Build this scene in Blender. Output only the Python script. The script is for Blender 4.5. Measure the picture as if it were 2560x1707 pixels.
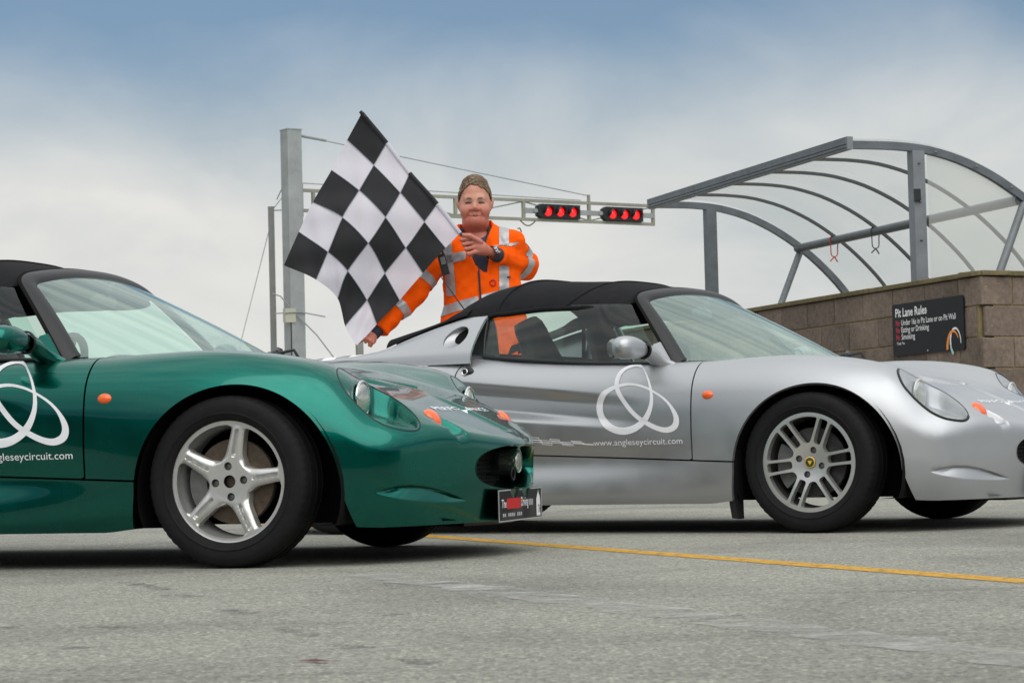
import bpy, bmesh, math, random
import numpy as np
from mathutils import Vector, Matrix, Euler
from mathutils.bvhtree import BVHTree

for o in list(bpy.data.objects):
    bpy.data.objects.remove(o)
scene = bpy.context.scene
COL = scene.collection
R = math.radians
random.seed(7)
rng = np.random.default_rng(7)

# ------------------------------------------------------------------ camera
cam_data = bpy.data.cameras.new('camera')
cam = bpy.data.objects.new('camera', cam_data)
COL.objects.link(cam)
cam_data.sensor_width = 36.0
cam_data.lens = 5830.5 / 2560 * 36.0
cam_data.clip_start = 0.1
cam_data.clip_end = 6000
cam.matrix_world = Matrix.Translation((0, 0, 0.372)) @ Matrix.Rotation(R(90) + 0.0453, 4, 'X') @ Matrix.Rotation(-0.02473, 4, 'Z')
cam_data.dof.use_dof = True
cam_data.dof.focus_distance = 9.2
cam_data.dof.aperture_fstop = 18
scene.camera = cam

# ------------------------------------------------------------------ sky, sun, exposure
SUN_EL, SUN_AZ = R(45), R(165)          # azimuth clockwise from +Y; behind and left of the camera
world = bpy.data.worlds.new('World')
scene.world = world
world.use_nodes = True
nt = world.node_tree
nt.nodes.clear()


def N(tree, kind, **kw):
    n = tree.nodes.new(kind)
    for k, v in kw.items():
        if k.startswith('i_'):
            n.inputs[k[2:].replace('_', ' ')].default_value = v
        else:
            setattr(n, k, v)
    return n


def ramp(tree, stops, interp='LINEAR'):
    n = tree.nodes.new('ShaderNodeValToRGB')
    cr = n.color_ramp
    cr.interpolation = interp
    while len(cr.elements) < len(stops):
        cr.elements.new(0.5)
    for e, (p, c) in zip(cr.elements, stops):
        e.position = p
        e.color = (*c, 1) if len(c) == 3 else c
    return n


out = N(nt, 'ShaderNodeOutputWorld')
bg = N(nt, 'ShaderNodeBackground')
sky = N(nt, 'ShaderNodeTexSky', sky_type='NISHITA', sun_disc=False, sun_elevation=SUN_EL, sun_rotation=SUN_AZ)
sky.air_density = 1.0
sky.dust_density = 0.3
sky.ozone_density = 2.0
skym = N(nt, 'ShaderNodeVectorMath', operation='SCALE')
skym.inputs['Scale'].default_value = 0.05
nt.links.new(sky.outputs[0], skym.inputs[0])
tc = N(nt, 'ShaderNodeTexCoord')
sep = N(nt, 'ShaderNodeSeparateXYZ')
nt.links.new(tc.outputs['Generated'], sep.inputs[0])
# cloud deck: stretched noise over the direction, wide and soft
mp = N(nt, 'ShaderNodeMapping')
mp.inputs['Scale'].default_value = (6.5, 6.5, 11.0)
nt.links.new(tc.outputs['Generated'], mp.inputs[0])
nz = N(nt, 'ShaderNodeTexNoise', i_Scale=1.0, i_Detail=7.0, i_Roughness=0.52, i_Distortion=0.4)
nt.links.new(mp.outputs[0], nz.inputs[0])
# thick pale cloud near the horizon thinning to blue-grey higher up
elr = ramp(nt, [(0.0, (1.0,) * 3), (0.08, (0.98,) * 3), (0.118, (0.86,) * 3), (0.145, (0.60,) * 3), (0.168, (0.26,) * 3), (0.188, (0.03,) * 3), (0.205, (0.08,) * 3), (0.25, (0.60,) * 3), (0.32, (0.80,) * 3), (1.0, (0.85,) * 3)])
nt.links.new(sep.outputs[2], elr.inputs[0])
nr = ramp(nt, [(0.30, (0.0,) * 3), (0.72, (1.0,) * 3)])
nt.links.new(nz.outputs[0], nr.inputs[0])
msk = N(nt, 'ShaderNodeMath', operation='ADD')
mm = N(nt, 'ShaderNodeMath', operation='MULTIPLY_ADD')
mm.inputs[1].default_value = 0.36
mm.inputs[2].default_value = -0.22
nt.links.new(nr.outputs[0], mm.inputs[0])
nt.links.new(elr.outputs[0], msk.inputs[0])
nt.links.new(mm.outputs[0], msk.inputs[1])
msk.use_clamp = True
cl = ramp(nt, [(0.30, (0.40, 0.43, 0.445)), (0.5, (0.535, 0.545, 0.535)), (0.70, (0.62, 0.615, 0.59))])
nt.links.new(nz.outputs[0], cl.inputs[0])
mix = N(nt, 'ShaderNodeMix', data_type='RGBA')
nt.links.new(msk.outputs[0], mix.inputs['Factor'])
nt.links.new(skym.outputs[0], mix.inputs['A'])
nt.links.new(cl.outputs[0], mix.inputs['B'])
# an overcast sky grows brighter towards the zenith
zm = N(nt, 'ShaderNodeMapRange')
zm.inputs['From Min'].default_value = 0.12
zm.inputs['From Max'].default_value = 0.9
zm.inputs['To Min'].default_value = 1.0
zm.inputs['To Max'].default_value = 2.1
nt.links.new(sep.outputs[2], zm.inputs['Value'])
vm = N(nt, 'ShaderNodeVectorMath', operation='SCALE')
nt.links.new(mix.outputs['Result'], vm.inputs[0])
nt.links.new(zm.outputs[0], vm.inputs['Scale'])
nt.links.new(vm.outputs[0], bg.inputs['Color'])
bg.inputs['Strength'].default_value = 1.0
nt.links.new(bg.outputs[0], out.inputs[0])

sun_d = bpy.data.lights.new('sun', 'SUN')
sun_d.energy = 1.5
sun_d.angle = R(75)
sun_d.color = (1.0, 0.97, 0.92)
sun = bpy.data.objects.new('sun', sun_d)
COL.objects.link(sun)
sdir = Vector((math.sin(SUN_AZ) * math.cos(SUN_EL), math.cos(SUN_AZ) * math.cos(SUN_EL), math.sin(SUN_EL)))
sun.rotation_euler = sdir.to_track_quat('Z', 'Y').to_euler()
vs = scene.view_settings
vs.view_transform = 'Standard'
vs.look = 'None'
vs.exposure = 0.35
vs.gamma = 1.0

# ------------------------------------------------------------------ materials
MATS = {}


def mat(name, col=(0.5, 0.5, 0.5), rough=0.5, metal=0.0, coat=0.0, coat_rough=0.03, spec=0.5, noise=None, bump=None, sheen=0.0, emit=None, emit_s=0.0):
    """principled material; noise=(scale, amount[, detail]) varies the colour, bump=(scale, strength, distance)"""
    if name in MATS:
        return MATS[name]
    m = bpy.data.materials.new(name)
    m.use_nodes = True
    t = m.node_tree
    b = t.nodes['Principled BSDF']
    b.inputs['Base Color'].default_value = (*col, 1)
    b.inputs['Roughness'].default_value = rough
    b.inputs['Metallic'].default_value = metal
    b.inputs['Coat Weight'].default_value = coat
    b.inputs['Coat Roughness'].default_value = coat_rough
    b.inputs['Specular IOR Level'].default_value = spec
    if sheen:
        b.inputs['Sheen Weight'].default_value = sheen
    if emit:
        b.inputs['Emission Color'].default_value = (*emit, 1)
        b.inputs['Emission Strength'].default_value = emit_s
    c = None
    if noise or bump:
        c = t.nodes.new('ShaderNodeTexCoord')
    if noise:
        n = N(t, 'ShaderNodeTexNoise', i_Scale=noise[0], i_Detail=(noise[2] if len(noise) > 2 else 6.0), i_Roughness=0.6)
        t.links.new(c.outputs['Object'], n.inputs['Vector'])
        a = noise[1]
        r = ramp(t, [(0.25, tuple(x * (1 - a) for x in col)), (0.75, tuple(min(1, x * (1 + a)) for x in col))])
        t.links.new(n.outputs[0], r.inputs[0])
        t.links.new(r.outputs[0], b.inputs['Base Color'])
    if bump:
        n2 = N(t, 'ShaderNodeTexNoise', i_Scale=bump[0], i_Detail=4.0)
        t.links.new(c.outputs['Object'], n2.inputs['Vector'])
        bp = N(t, 'ShaderNodeBump', i_Strength=bump[1], i_Distance=bump[2])
        t.links.new(n2.outputs[0], bp.inputs['Height'])
        t.links.new(bp.outputs[0], b.inputs['Normal'])
    MATS[name] = m
    return m


def glass_mat(name, tint, ior=1.5, rough=0.02, gcol=(1, 1, 1), haze=0.0, hazecol=(0.8, 0.9, 0.86)):
    """thin sheet glass: fresnel mix of a tinted transparent and a glossy shader (plus an optional pale diffuse haze)"""
    m = bpy.data.materials.new(name)
    m.use_nodes = True
    t = m.node_tree
    t.nodes.clear()
    o = N(t, 'ShaderNodeOutputMaterial')
    tr = N(t, 'ShaderNodeBsdfTransparent')
    tr.inputs[0].default_value = (*tint, 1)
    gl = N(t, 'ShaderNodeBsdfGlossy')
    gl.inputs['Color'].default_value = (*gcol, 1)
    gl.inputs['Roughness'].default_value = rough
    fr = N(t, 'ShaderNodeFresnel')
    # a thin sheet reflects alike from both faces: undo the node's inversion of the index on back faces
    ge = N(t, 'ShaderNodeNewGeometry')
    ex = N(t, 'ShaderNodeMath', operation='MULTIPLY_ADD')
    ex.inputs[1].default_value = -2.0
    ex.inputs[2].default_value = 1.0
    t.links.new(ge.outputs['Backfacing'], ex.inputs[0])
    pw_ = N(t, 'ShaderNodeMath', operation='POWER')
    pw_.inputs[0].default_value = ior
    t.links.new(ex.outputs[0], pw_.inputs[1])
    t.links.new(pw_.outputs[0], fr.inputs['IOR'])
    mx = N(t, 'ShaderNodeMixShader')
    t.links.new(fr.outputs[0], mx.inputs[0])
    base = tr
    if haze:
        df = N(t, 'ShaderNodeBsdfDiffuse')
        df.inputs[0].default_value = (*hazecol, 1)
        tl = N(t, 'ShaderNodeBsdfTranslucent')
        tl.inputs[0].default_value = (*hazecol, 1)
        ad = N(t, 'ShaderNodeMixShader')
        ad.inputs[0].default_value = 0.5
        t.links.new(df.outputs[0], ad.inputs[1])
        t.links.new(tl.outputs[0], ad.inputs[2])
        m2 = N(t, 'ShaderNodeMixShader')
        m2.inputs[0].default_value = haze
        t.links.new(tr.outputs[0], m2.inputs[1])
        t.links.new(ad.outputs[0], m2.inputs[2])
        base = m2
    t.links.new(base.outputs[0], mx.inputs[1])
    t.links.new(gl.outputs[0], mx.inputs[2])
    t.links.new(mx.outputs[0], o.inputs[0])
    MATS[name] = m
    return m


# ------------------------------------------------------------------ object helpers
def link(o, parent=None, **props):
    COL.objects.link(o)
    if parent:
        o.parent = parent
    for k, v in props.items():
        o[k] = v
    return o


def smooth_mesh(me, ang=None):
    me.polygons.foreach_set('use_smooth', [True] * len(me.polygons))
    if ang is not None:
        me.set_sharp_from_angle(angle=R(ang))


def mesh_obj(name, verts, faces, material, parent=None, smooth=None, **props):
    me = bpy.data.meshes.new(name)
    me.from_pydata([tuple(map(float, v)) for v in verts], [], [tuple(int(i) for i in f) for f in faces])
    me.update()
    if smooth is not None:
        smooth_mesh(me, smooth)
    if material:
        me.materials.append(material)
    return link(bpy.data.objects.new(name, me), parent, **props)


def empty(name, loc=(0, 0, 0), rz=0.0, **props):
    o = bpy.data.objects.new(name, None)
    o.location = loc
    o.rotation_euler = (0, 0, rz)
    o.empty_display_size = 0.2
    return link(o, None, **props)


class MB:
    """mesh collector: boxes, tubes, lathes, grids"""

    def __init__(s):
        s.v = []
        s.f = []

    def add(s, v, f):
        b = len(s.v)
        s.v += [tuple(map(float, p)) for p in v]
        s.f += [tuple(int(i) + b for i in q) for q in f]
        return s

    def box(s, c, d, M=None):
        x, y, z = d[0] / 2, d[1] / 2, d[2] / 2
        v = [Vector((i * x, j * y, k * z)) for k in (-1, 1) for j in (-1, 1) for i in (-1, 1)]
        if M is not None:
            v = [M @ p for p in v]
        v = [p + Vector(c) for p in v]
        return s.add(v, [(0, 2, 3, 1), (4, 5, 7, 6), (0, 1, 5, 4), (2, 6, 7, 3), (0, 4, 6, 2), (1, 3, 7, 5)])

    def bar(s, a, b, w, h=None, up=(0, 0, 1)):
        """rectangular bar from a to b"""
        a, b = Vector(a), Vector(b)
        t = (b - a).normalized()
        u = Vector(up)
        x = t.cross(u)
        if x.length < 1e-4:
            x = t.cross(Vector((1, 0, 0)))
        x.normalize()
        y = x.cross(t)
        h = h or w
        v = []
        for p in (a, b):
            for i, j in ((-1, -1), (1, -1), (1, 1), (-1, 1)):
                v.append(p + x * (i * w / 2) + y * (j * h / 2))
        return s.add(v, [(0, 1, 2, 3), (7, 6, 5, 4), (0, 4, 5, 1), (1, 5, 6, 2), (2, 6, 7, 3), (3, 7, 4, 0)])

    def tube(s, pts, r, n=8, closed=False, flat=None):
        """tube along a polyline; r number or list; flat=(rx, ry, upvector) elliptical section"""
        P = [Vector(p) for p in pts]
        m = len(P)
        rs = r if hasattr(r, '__len__') else [r] * m
        ring = []
        prev = None
        for i, p in enumerate(P):
            if closed:
                t = P[(i + 1) % m] - P[i - 1]
            else:
                t = P[min(i + 1, m - 1)] - P[max(i - 1, 0)]
            t.normalize()
            if flat:
                x = t.cross(Vector(flat[2]))
                if x.length < 1e-5:
                    x = t.cross(Vector((1, 0, 0)))
                x.normalize()
            else:
                if prev is None:
                    x = t.cross(Vector((0.13, 0.21, 0.97)))
                    if x.length < 1e-3:
                        x = t.cross(Vector((1, 0, 0)))
                else:
                    x = prev - t * prev.dot(t)
                x.normalize()
            prev = x
            y = t.cross(x)
            ring.append([p + x * (math.cos(a) * (flat[0] if flat else rs[i])) + y * (math.sin(a) * (flat[1] if flat else rs[i]))
                         for a in [2 * math.pi * k / n for k in range(n)]])
        v = [q for rr in ring for q in rr]
        f = []
        for i in range(m if closed else m - 1):
            a, b = i * n, ((i + 1) % m) * n
            for k in range(n):
                f.append((a + k, a + (k + 1) % n, b + (k + 1) % n, b + k))
        if not closed:
            f.append(tuple(range(n - 1, -1, -1)))
            f.append(tuple((m - 1) * n + k for k in range(n)))
        return s.add(v, f)

    def lathe(s, prof, n=48, axis='y', c=(0, 0, 0), close=False):
        """profile [(radius, along)] turned round an axis"""
        v = []
        for r, h in prof:
            for k in range(n):
                a = 2 * math.pi * k / n
                p = (r * math.cos(a), h, r * math.sin(a)) if axis == 'y' else ((r * math.cos(a), r * math.sin(a), h) if axis == 'z' else (h, r * math.cos(a), r * math.sin(a)))
                v.append(Vector(p) + Vector(c))
        f = []
        m = len(prof)
        for i in range(m if close else m - 1):
            for k in range(n):
                a, b = i * n, ((i + 1) % m) * n
                f.append((a + k, a + (k + 1) % n, b + (k + 1) % n, b + k))
        return s.add(v, f)

    def grid(s, P):
        """P[i][j] points"""
        P = [list(r) for r in P]
        m, n = len(P), len(P[0])
        return s.add([p for r in P for p in r], [(i * n + j, (i + 1) * n + j, (i + 1) * n + j + 1, i * n + j + 1) for i in range(m - 1) for j in range(n - 1)])

    def build(s, name, material, parent=None, smooth=None, fix=True, xf=None, **props):
        v = s.v
        f = s.f
        if xf:
            v = [xf(p) for p in v]
        o = mesh_obj(name, v, f, material, parent, None, **props)
        if fix:
            bm = bmesh.new()
            bm.from_mesh(o.data)
            bmesh.ops.recalc_face_normals(bm, faces=bm.faces)
            bm.to_mesh(o.data)
            bm.free()
        if smooth is not None:
            smooth_mesh(o.data, smooth)
        return o


def bevel(o, w, seg=2, ang=35):
    m = o.modifiers.new('bevel', 'BEVEL')
    m.width = w
    m.segments = seg
    m.limit_method = 'ANGLE'
    m.angle_limit = R(ang)
    return o


def text_mesh(body, size=1.0, extrude=0.0, spacing=1.0, bold=0.0):
    """2-D lettering as (verts Nx2, faces) from the built-in font"""
    cu = bpy.data.curves.new('lettering', 'FONT')
    cu.body = body
    cu.size = size
    cu.space_character = spacing
    cu.offset = bold
    cu.resolution_u = 3
    ob = bpy.data.objects.new('lettering', cu)
    COL.objects.link(ob)
    dg = bpy.context.evaluated_depsgraph_get()
    me = ob.evaluated_get(dg).to_mesh()
    v = np.array([tuple(p.co[:2]) for p in me.vertices]) if len(me.vertices) else np.zeros((0, 2))
    f = [tuple(p.vertices) for p in me.polygons]
    ob.evaluated_get(dg).to_mesh_clear()
    bpy.data.objects.remove(ob)
    bpy.data.curves.remove(cu)
    return v, f

# ====================================================================== sports car body surface
# design frame: x forward from the front axle, y towards the camera side (car's right), z up


def pchip(x, y, xq):
    x = np.asarray(x, float)
    y = np.asarray(y, float)
    h = np.diff(x)
    dl = np.diff(y) / h
    m = np.zeros_like(y)
    for i in range(1, len(x) - 1):
        if dl[i - 1] * dl[i] > 0:
            w1, w2 = 2 * h[i] + h[i - 1], h[i] + 2 * h[i - 1]
            m[i] = (w1 + w2) / (w1 / dl[i - 1] + w2 / dl[i])
    m[0], m[-1] = dl[0], dl[-1]
    xq = np.asarray(xq, float)
    k = np.clip(np.searchsorted(x, xq) - 1, 0, len(x) - 2)
    t = (xq - x[k]) / h[k]
    out_ = (2 * t**3 - 3 * t**2 + 1) * y[k] + (t**3 - 2 * t**2 + t) * h[k] * m[k] + (-2 * t**3 + 3 * t**2) * y[k + 1] + (t**3 - t**2) * h[k] * m[k + 1]
    out_ = np.where(xq < x[0], y[0] + (xq - x[0]) * m[0], out_)
    return np.where(xq > x[-1], y[-1] + (xq - x[-1]) * m[-1], out_)


def gblur(A, s0, s1):
    for ax, s in ((0, s0), (1, s1)):
        if s <= 0:
            continue
        r = int(3 * s) + 1
        k = np.exp(-0.5 * (np.arange(-r, r + 1) / s)**2)
        k /= k.sum()
        pad = [(0, 0), (0, 0)]
        pad[ax] = (r, r)
        B = np.pad(A, pad, mode='reflect', reflect_type='odd')
        A = np.apply_along_axis(lambda v: np.convolve(v, k, 'valid'), ax, B)
    return A


class Table:
    """uniform table evaluated with a cubic B-spline (C2 smooth)"""

    def __init__(s, A, x0, dx, y0, dy):
        s.A, s.x0, s.dx, s.y0, s.dy = A, x0, dx, y0, dy

    def __call__(s, x, y):
        u = np.clip((x - s.x0) / s.dx, 1, s.A.shape[0] - 3.001)
        v = np.clip((y - s.y0) / s.dy, 1, s.A.shape[1] - 3.001)
        i = u.astype(int)
        j = v.astype(int)
        a = u - i
        b = v - j

        def w(t):
            return ((1 - t)**3 / 6, (3 * t**3 - 6 * t**2 + 4) / 6, (-3 * t**3 + 3 * t**2 + 3 * t + 1) / 6, t**3 / 6)
        wa, wb = w(a), w(b)
        r = 0
        for p in range(4):
            for q in range(4):
                r = r + wa[p] * wb[q] * s.A[i + p - 1, j + q - 1]
        return r


def sstep(a, b, x):
    t = np.clip((x - a) / (b - a), 0, 1)
    return t * t * (3 - 2 * t)


TY = [0, .2, .4, .5, .6, .7, .78, .86]
TT = [
    (1.00, .27, .26, .24, .22, .18, .13, .09, .06),
    (.80, .390, .378, .350, .33, .29, .23, .18, .15),
    (.72, .431, .423, .400, .38, .34, .29, .24, .20),
    (.65, .466, .459, .445, .425, .385, .335, .29, .24),
    (.58, .501, .495, .488, .470, .425, .375, .33, .28),
    (.50, .539, .533, .530, .520, .49, .425, .37, .32),
    (.45, .560, .555, .552, .552, .535, .475, .42, .36),
    (.40, .579, .574, .573, .585, .585, .54, .48, .41),
    (.35, .595, .590, .592, .618, .632, .60, .54, .46),
    (.30, .609, .605, .608, .643, .663, .64, .58, .50),
    (.20, .634, .632, .638, .668, .689, .676, .63, .55),
    (.10, .657, .654, .660, .686, .706, .698, .655, .585),
    (.0, .675, .671, .675, .698, .717, .712, .675, .61),
    (-.15, .698, .694, .695, .710, .723, .720, .69, .63),
    (-.30, .712, .710, .709, .713, .719, .716, .69, .635),
    (-.5, .715, .714, .712, .712, .713, .708, .685, .63),
    (-.8, .712, .712, .712, .712, .713, .710, .69, .64),
    (-1.1, .722, .722, .722, .722, .723, .722, .704, .65),
    (-1.4, .745, .745, .745, .745, .746, .745, .725, .67),
    (-1.6, .775, .775, .775, .775, .775, .772, .75, .70),
    (-1.8, .80, .80, .80, .80, .802, .798, .775, .73),
    (-2.1, .812, .812, .812, .812, .812, .808, .788, .745),
    (-2.4, .805, .805, .805, .805, .805, .80, .78, .735),
    (-2.7, .80, .80, .80, .795, .785, .765, .735, .69),
    (-2.9, .80, .80, .785, .77, .75, .72, .69, .65),
    (-3.2, .78, .78, .76, .74, .72, .69, .66, .62)]
TT = TT[::-1]
_ty = np.arange(-.2, 1.061, .02)
_tx = np.arange(-3.2, 1.001, .02)
_rows = np.array([pchip(TY, r[1:], np.abs(_ty)) for r in TT])
_A = np.array([pchip([r[0] for r in TT], _rows[:, j], _tx) for j in range(len(_ty))]).T
T_tab = Table(gblur(_A, 1.6, 1.3), -3.2, .02, -.2, .02)


def T_top(x, y):
    y = np.abs(y)
    z = T_tab(x, y)
    # front indicator recess: a scooped almond running forward from the lens
    t = (x - .572) / .135
    yc = .405 - .02 * t
    w = .036 * np.sqrt(np.clip(1 - (2 * t - 1)**2, 0, 1)) + 1e-6
    z = z - .034 * (1 - sstep(.60, 1.0, np.abs(y - yc) / w)) * sstep(0, .10, t) * (1 - sstep(.45, 1, t)) * (t > 0) * (t < 1)
    # centre channel down the nose to the badge
    z = z - .012 * (1 - sstep(.030, .055, y)) * sstep(.36, .50, x) * (1 - sstep(.69, .73, x))
    # radiator outlets in the bonnet: wedge slots whose rear wall faces forward
    xr = .17 + (y - .05) * .62
    xf = .38 - (y - .05) * .37
    t = np.clip((x - xr) / np.maximum(xf - xr, .01), 0, 1)
    ed = sstep(0, .02, x - xr) * sstep(0, .02, xf - x) * sstep(.045, .065, y) * (1 - sstep(.225, .245, y))
    z = z - .042 * ed * (1 - t)**.8
    return z


DZ = [.08, .12, .16, .22, .30, .40, .50, .60, .70, .80]
DD = [
    (.80, .075, .06, .052, .035, .006, 0, .03, .08, .14, .2),
    (.68, .065, .045, .03, .012, .002, 0, .025, .07, .13, .2),
    (.55, .06, .04, .02, .005, 0, 0, .025, .07, .13, .2),
    (.30, .05, .035, .018, .006, 0, .0, .012, .04, .09, .15),
    (.0, .05, .035, .018, .006, 0, 0, .006, .03, .07, .12),
    (-.4, .055, .035, .015, .006, .002, 0, .004, .02, .055, .11),
    (-.7, .055, .030, .012, .010, .020, .004, .002, .016, .05, .11),
    (-1.2, .055, .025, .006, .012, .036, .010, .0, .012, .045, .11),
    (-1.6, .055, .025, .006, .012, .036, .012, .0, .010, .04, .10),
    (-2.0, .055, .03, .012, .006, .01, .004, .0, .010, .04, .09),
    (-2.3, .05, .03, .015, .005, 0, 0, .004, .018, .05, .10),
    (-2.7, .07, .05, .03, .01, 0, 0, .005, .02, .05, .09),
    (-3.0, .09, .07, .04, .01, 0, 0, .0, .01, .03, .06)]
DD = DD[::-1]
_dz = np.arange(0., .901, .02)
_rows = np.array([pchip(DZ, r[1:], _dz) for r in DD])
_A = np.array([pchip([r[0] for r in DD], _rows[:, j], _tx) for j in range(len(_dz))]).T
D_tab = Table(gblur(_A, 3.0, 0.8), -3.2, .02, 0., .02)


def D_side(xo, z):
    d = D_tab(xo, z)
    # door scallop, deepening backwards to the side intake
    zl = .430 + (xo + .80) * (-.089)
    zu = .590 + (xo + .90) * (-.105)
    t = (z - zl) / np.maximum(zu - zl, 1e-3)
    dep = .055 * sstep(-.62, -1.55, xo)
    shp = sstep(.0, .30, t) * (1 - sstep(.64, 1.0, t))
    d = d + dep * shp * sstep(-1.98, -1.86, xo)
    # almond scoop low on the bumper corner: lower face looks up
    u = (xo - .482) / (.683 - .482)
    zc = .236 + (.198 - .236) * u + .012 * np.sin(np.pi * np.clip(u, 0, 1))
    hh = .026 * np.sin(np.pi * np.clip(u, 0, 1))**.8 + 1e-5
    q = (z - (zc - hh)) / (2 * hh)
    inside = (u > 0) & (u < 1) & (q > 0) & (q < 1)
    d = d + np.where(inside, np.minimum(.034, 1.15 * 2 * hh) * np.minimum(q, (1 - q) * 4.5), 0)
    return d


OUT = [(.790, 0, .72), (.776, .12, .715), (.738, .25, .695), (.70, .36, .667), (.645, .475, .63), (.583, .59, .585), (.535, .66, .545), (.46, .725, .475), (.37, .775, .383),
       (.25, .815, .255), (.1, .838, .1), (0, .845, 0), (-.15, .848, -.15), (-.35, .842, -.35), (-.5, .832, -.5), (-.8, .820, -.8), (-1.1, .818, -1.1),
       (-1.4, .826, -1.4), (-1.7, .840, -1.7), (-2.0, .853, -2.0), (-2.3, .858, -2.3), (-2.5, .846, -2.5), (-2.7, .805, -2.66), (-2.82, .735, -2.76),
       (-2.88, .64, -2.82), (-2.92, .5, -2.86), (-2.94, .25, -2.89), (-2.945, 0, -2.9)]


def outline_rows(step=.0095):
    O = np.array(OUT)
    ext = np.vstack([O[1] * [1, -1, 1], O, O[-2] * [1, -1, 1]])
    seg = np.r_[0, np.cumsum(np.hypot(*np.diff(ext[:, :2], axis=0).T))]
    f = np.linspace(seg[1], seg[-2], 4000)
    C = np.array([pchip(seg, ext[:, k], f) for k in range(3)]).T
    C = gblur(C, 40, 0)
    C[0, 1] = C[-1, 1] = 0
    s = np.r_[0, np.cumsum(np.hypot(*np.diff(C[:, :2], axis=0).T))]
    n = int(s[-1] / step)
    q = np.linspace(0, s[-1], n)
    return np.array([np.interp(q, s, C[:, k]) for k in range(3)]).T


ZB = .122                                    # lower edge of the bodywork


def body_grid(ncol=195):
    O = outline_rows()
    m = len(O)
    S = np.column_stack([O[:, 2], np.zeros(m)])
    V = S - O[:, :2]
    L = np.linalg.norm(V, axis=1)
    V /= L[:, None]
    cd = np.minimum(L, .35)
    xo = O[:, 0]
    zc = .28 + .19 * sstep(.1, -.45, xo)
    zb = np.full(m, ZB)
    zb += .012 * sstep(-.45, -.30, xo) * (1 - sstep(.3, .5, xo)) + .02 * (1 - sstep(-2.75, -2.4, xo))
    db = D_side(xo, zb)
    te = T_top(S[:, 0], S[:, 1] * 0)
    p0 = np.arctan2(zb - zc, -(db - cd))
    p1 = np.arctan2(te - zc, -(L - cd))
    K = 520
    w = np.linspace(0, 1, K)
    ph = p0[:, None] + (p1 - p0)[:, None] * w
    ex, ez = -np.cos(ph), np.sin(ph)

    def F(r):
        d = cd[:, None] + ex * r
        z = zc[:, None] + ez * r
        x = O[:, 0][:, None] + V[:, 0][:, None] * d
        y = O[:, 1][:, None] + V[:, 1][:, None] * d
        g1 = z - T_top(x, y)
        g2 = D_side(np.broadcast_to(xo[:, None], z.shape), z) - d
        k = (.085 - .045 * sstep(.45, .70, xo))[:, None]
        h = np.clip(k - np.abs(g1 - g2), 0, None) / k
        return np.maximum(g1, g2) + h * h * k * .25
    lo = np.zeros((m, K))
    hi = np.full((m, K), 1.1)
    for _ in range(26):
        mid = (lo + hi) / 2
        ins = F(mid) < 0
        lo = np.where(ins, mid, lo)
        hi = np.where(ins, hi, mid)
    r = (lo + hi) / 2
    d = cd[:, None] + ex * r
    P = np.stack([O[:, 0][:, None] + V[:, 0][:, None] * d, O[:, 1][:, None] + V[:, 1][:, None] * d, zc[:, None] + ez * r], -1)
    P[:, -1, 1] = 0
    P[0, :, 1] = 0
    P[-1, :, 1] = 0
    # even spacing along every section
    Q = np.empty((m, ncol, 3))
    for i in range(m):
        zm = (P[i, 1:, 2] + P[i, :-1, 2]) / 2
        side = 1 - sstep(.10, .20, np.hypot(P[i, 1:, 0] - O[i, 0], P[i, 1:, 1] - O[i, 1]))
        den = 1 + 2.2 * np.exp(-((zm - .56) / .10)**2) * side * (1 - sstep(-.5, -.2, xo[i])) + 1.2 * np.exp(-((zm - .22) / .05)**2) * side * sstep(.30, .45, xo[i])
        s = np.r_[0, np.cumsum(np.linalg.norm(np.diff(P[i], axis=0), axis=1) * den)]
        q = np.linspace(0, s[-1], ncol)
        for k in range(3):
            Q[i, :, k] = np.interp(q, s, P[i, :, k])
    return Q


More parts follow.
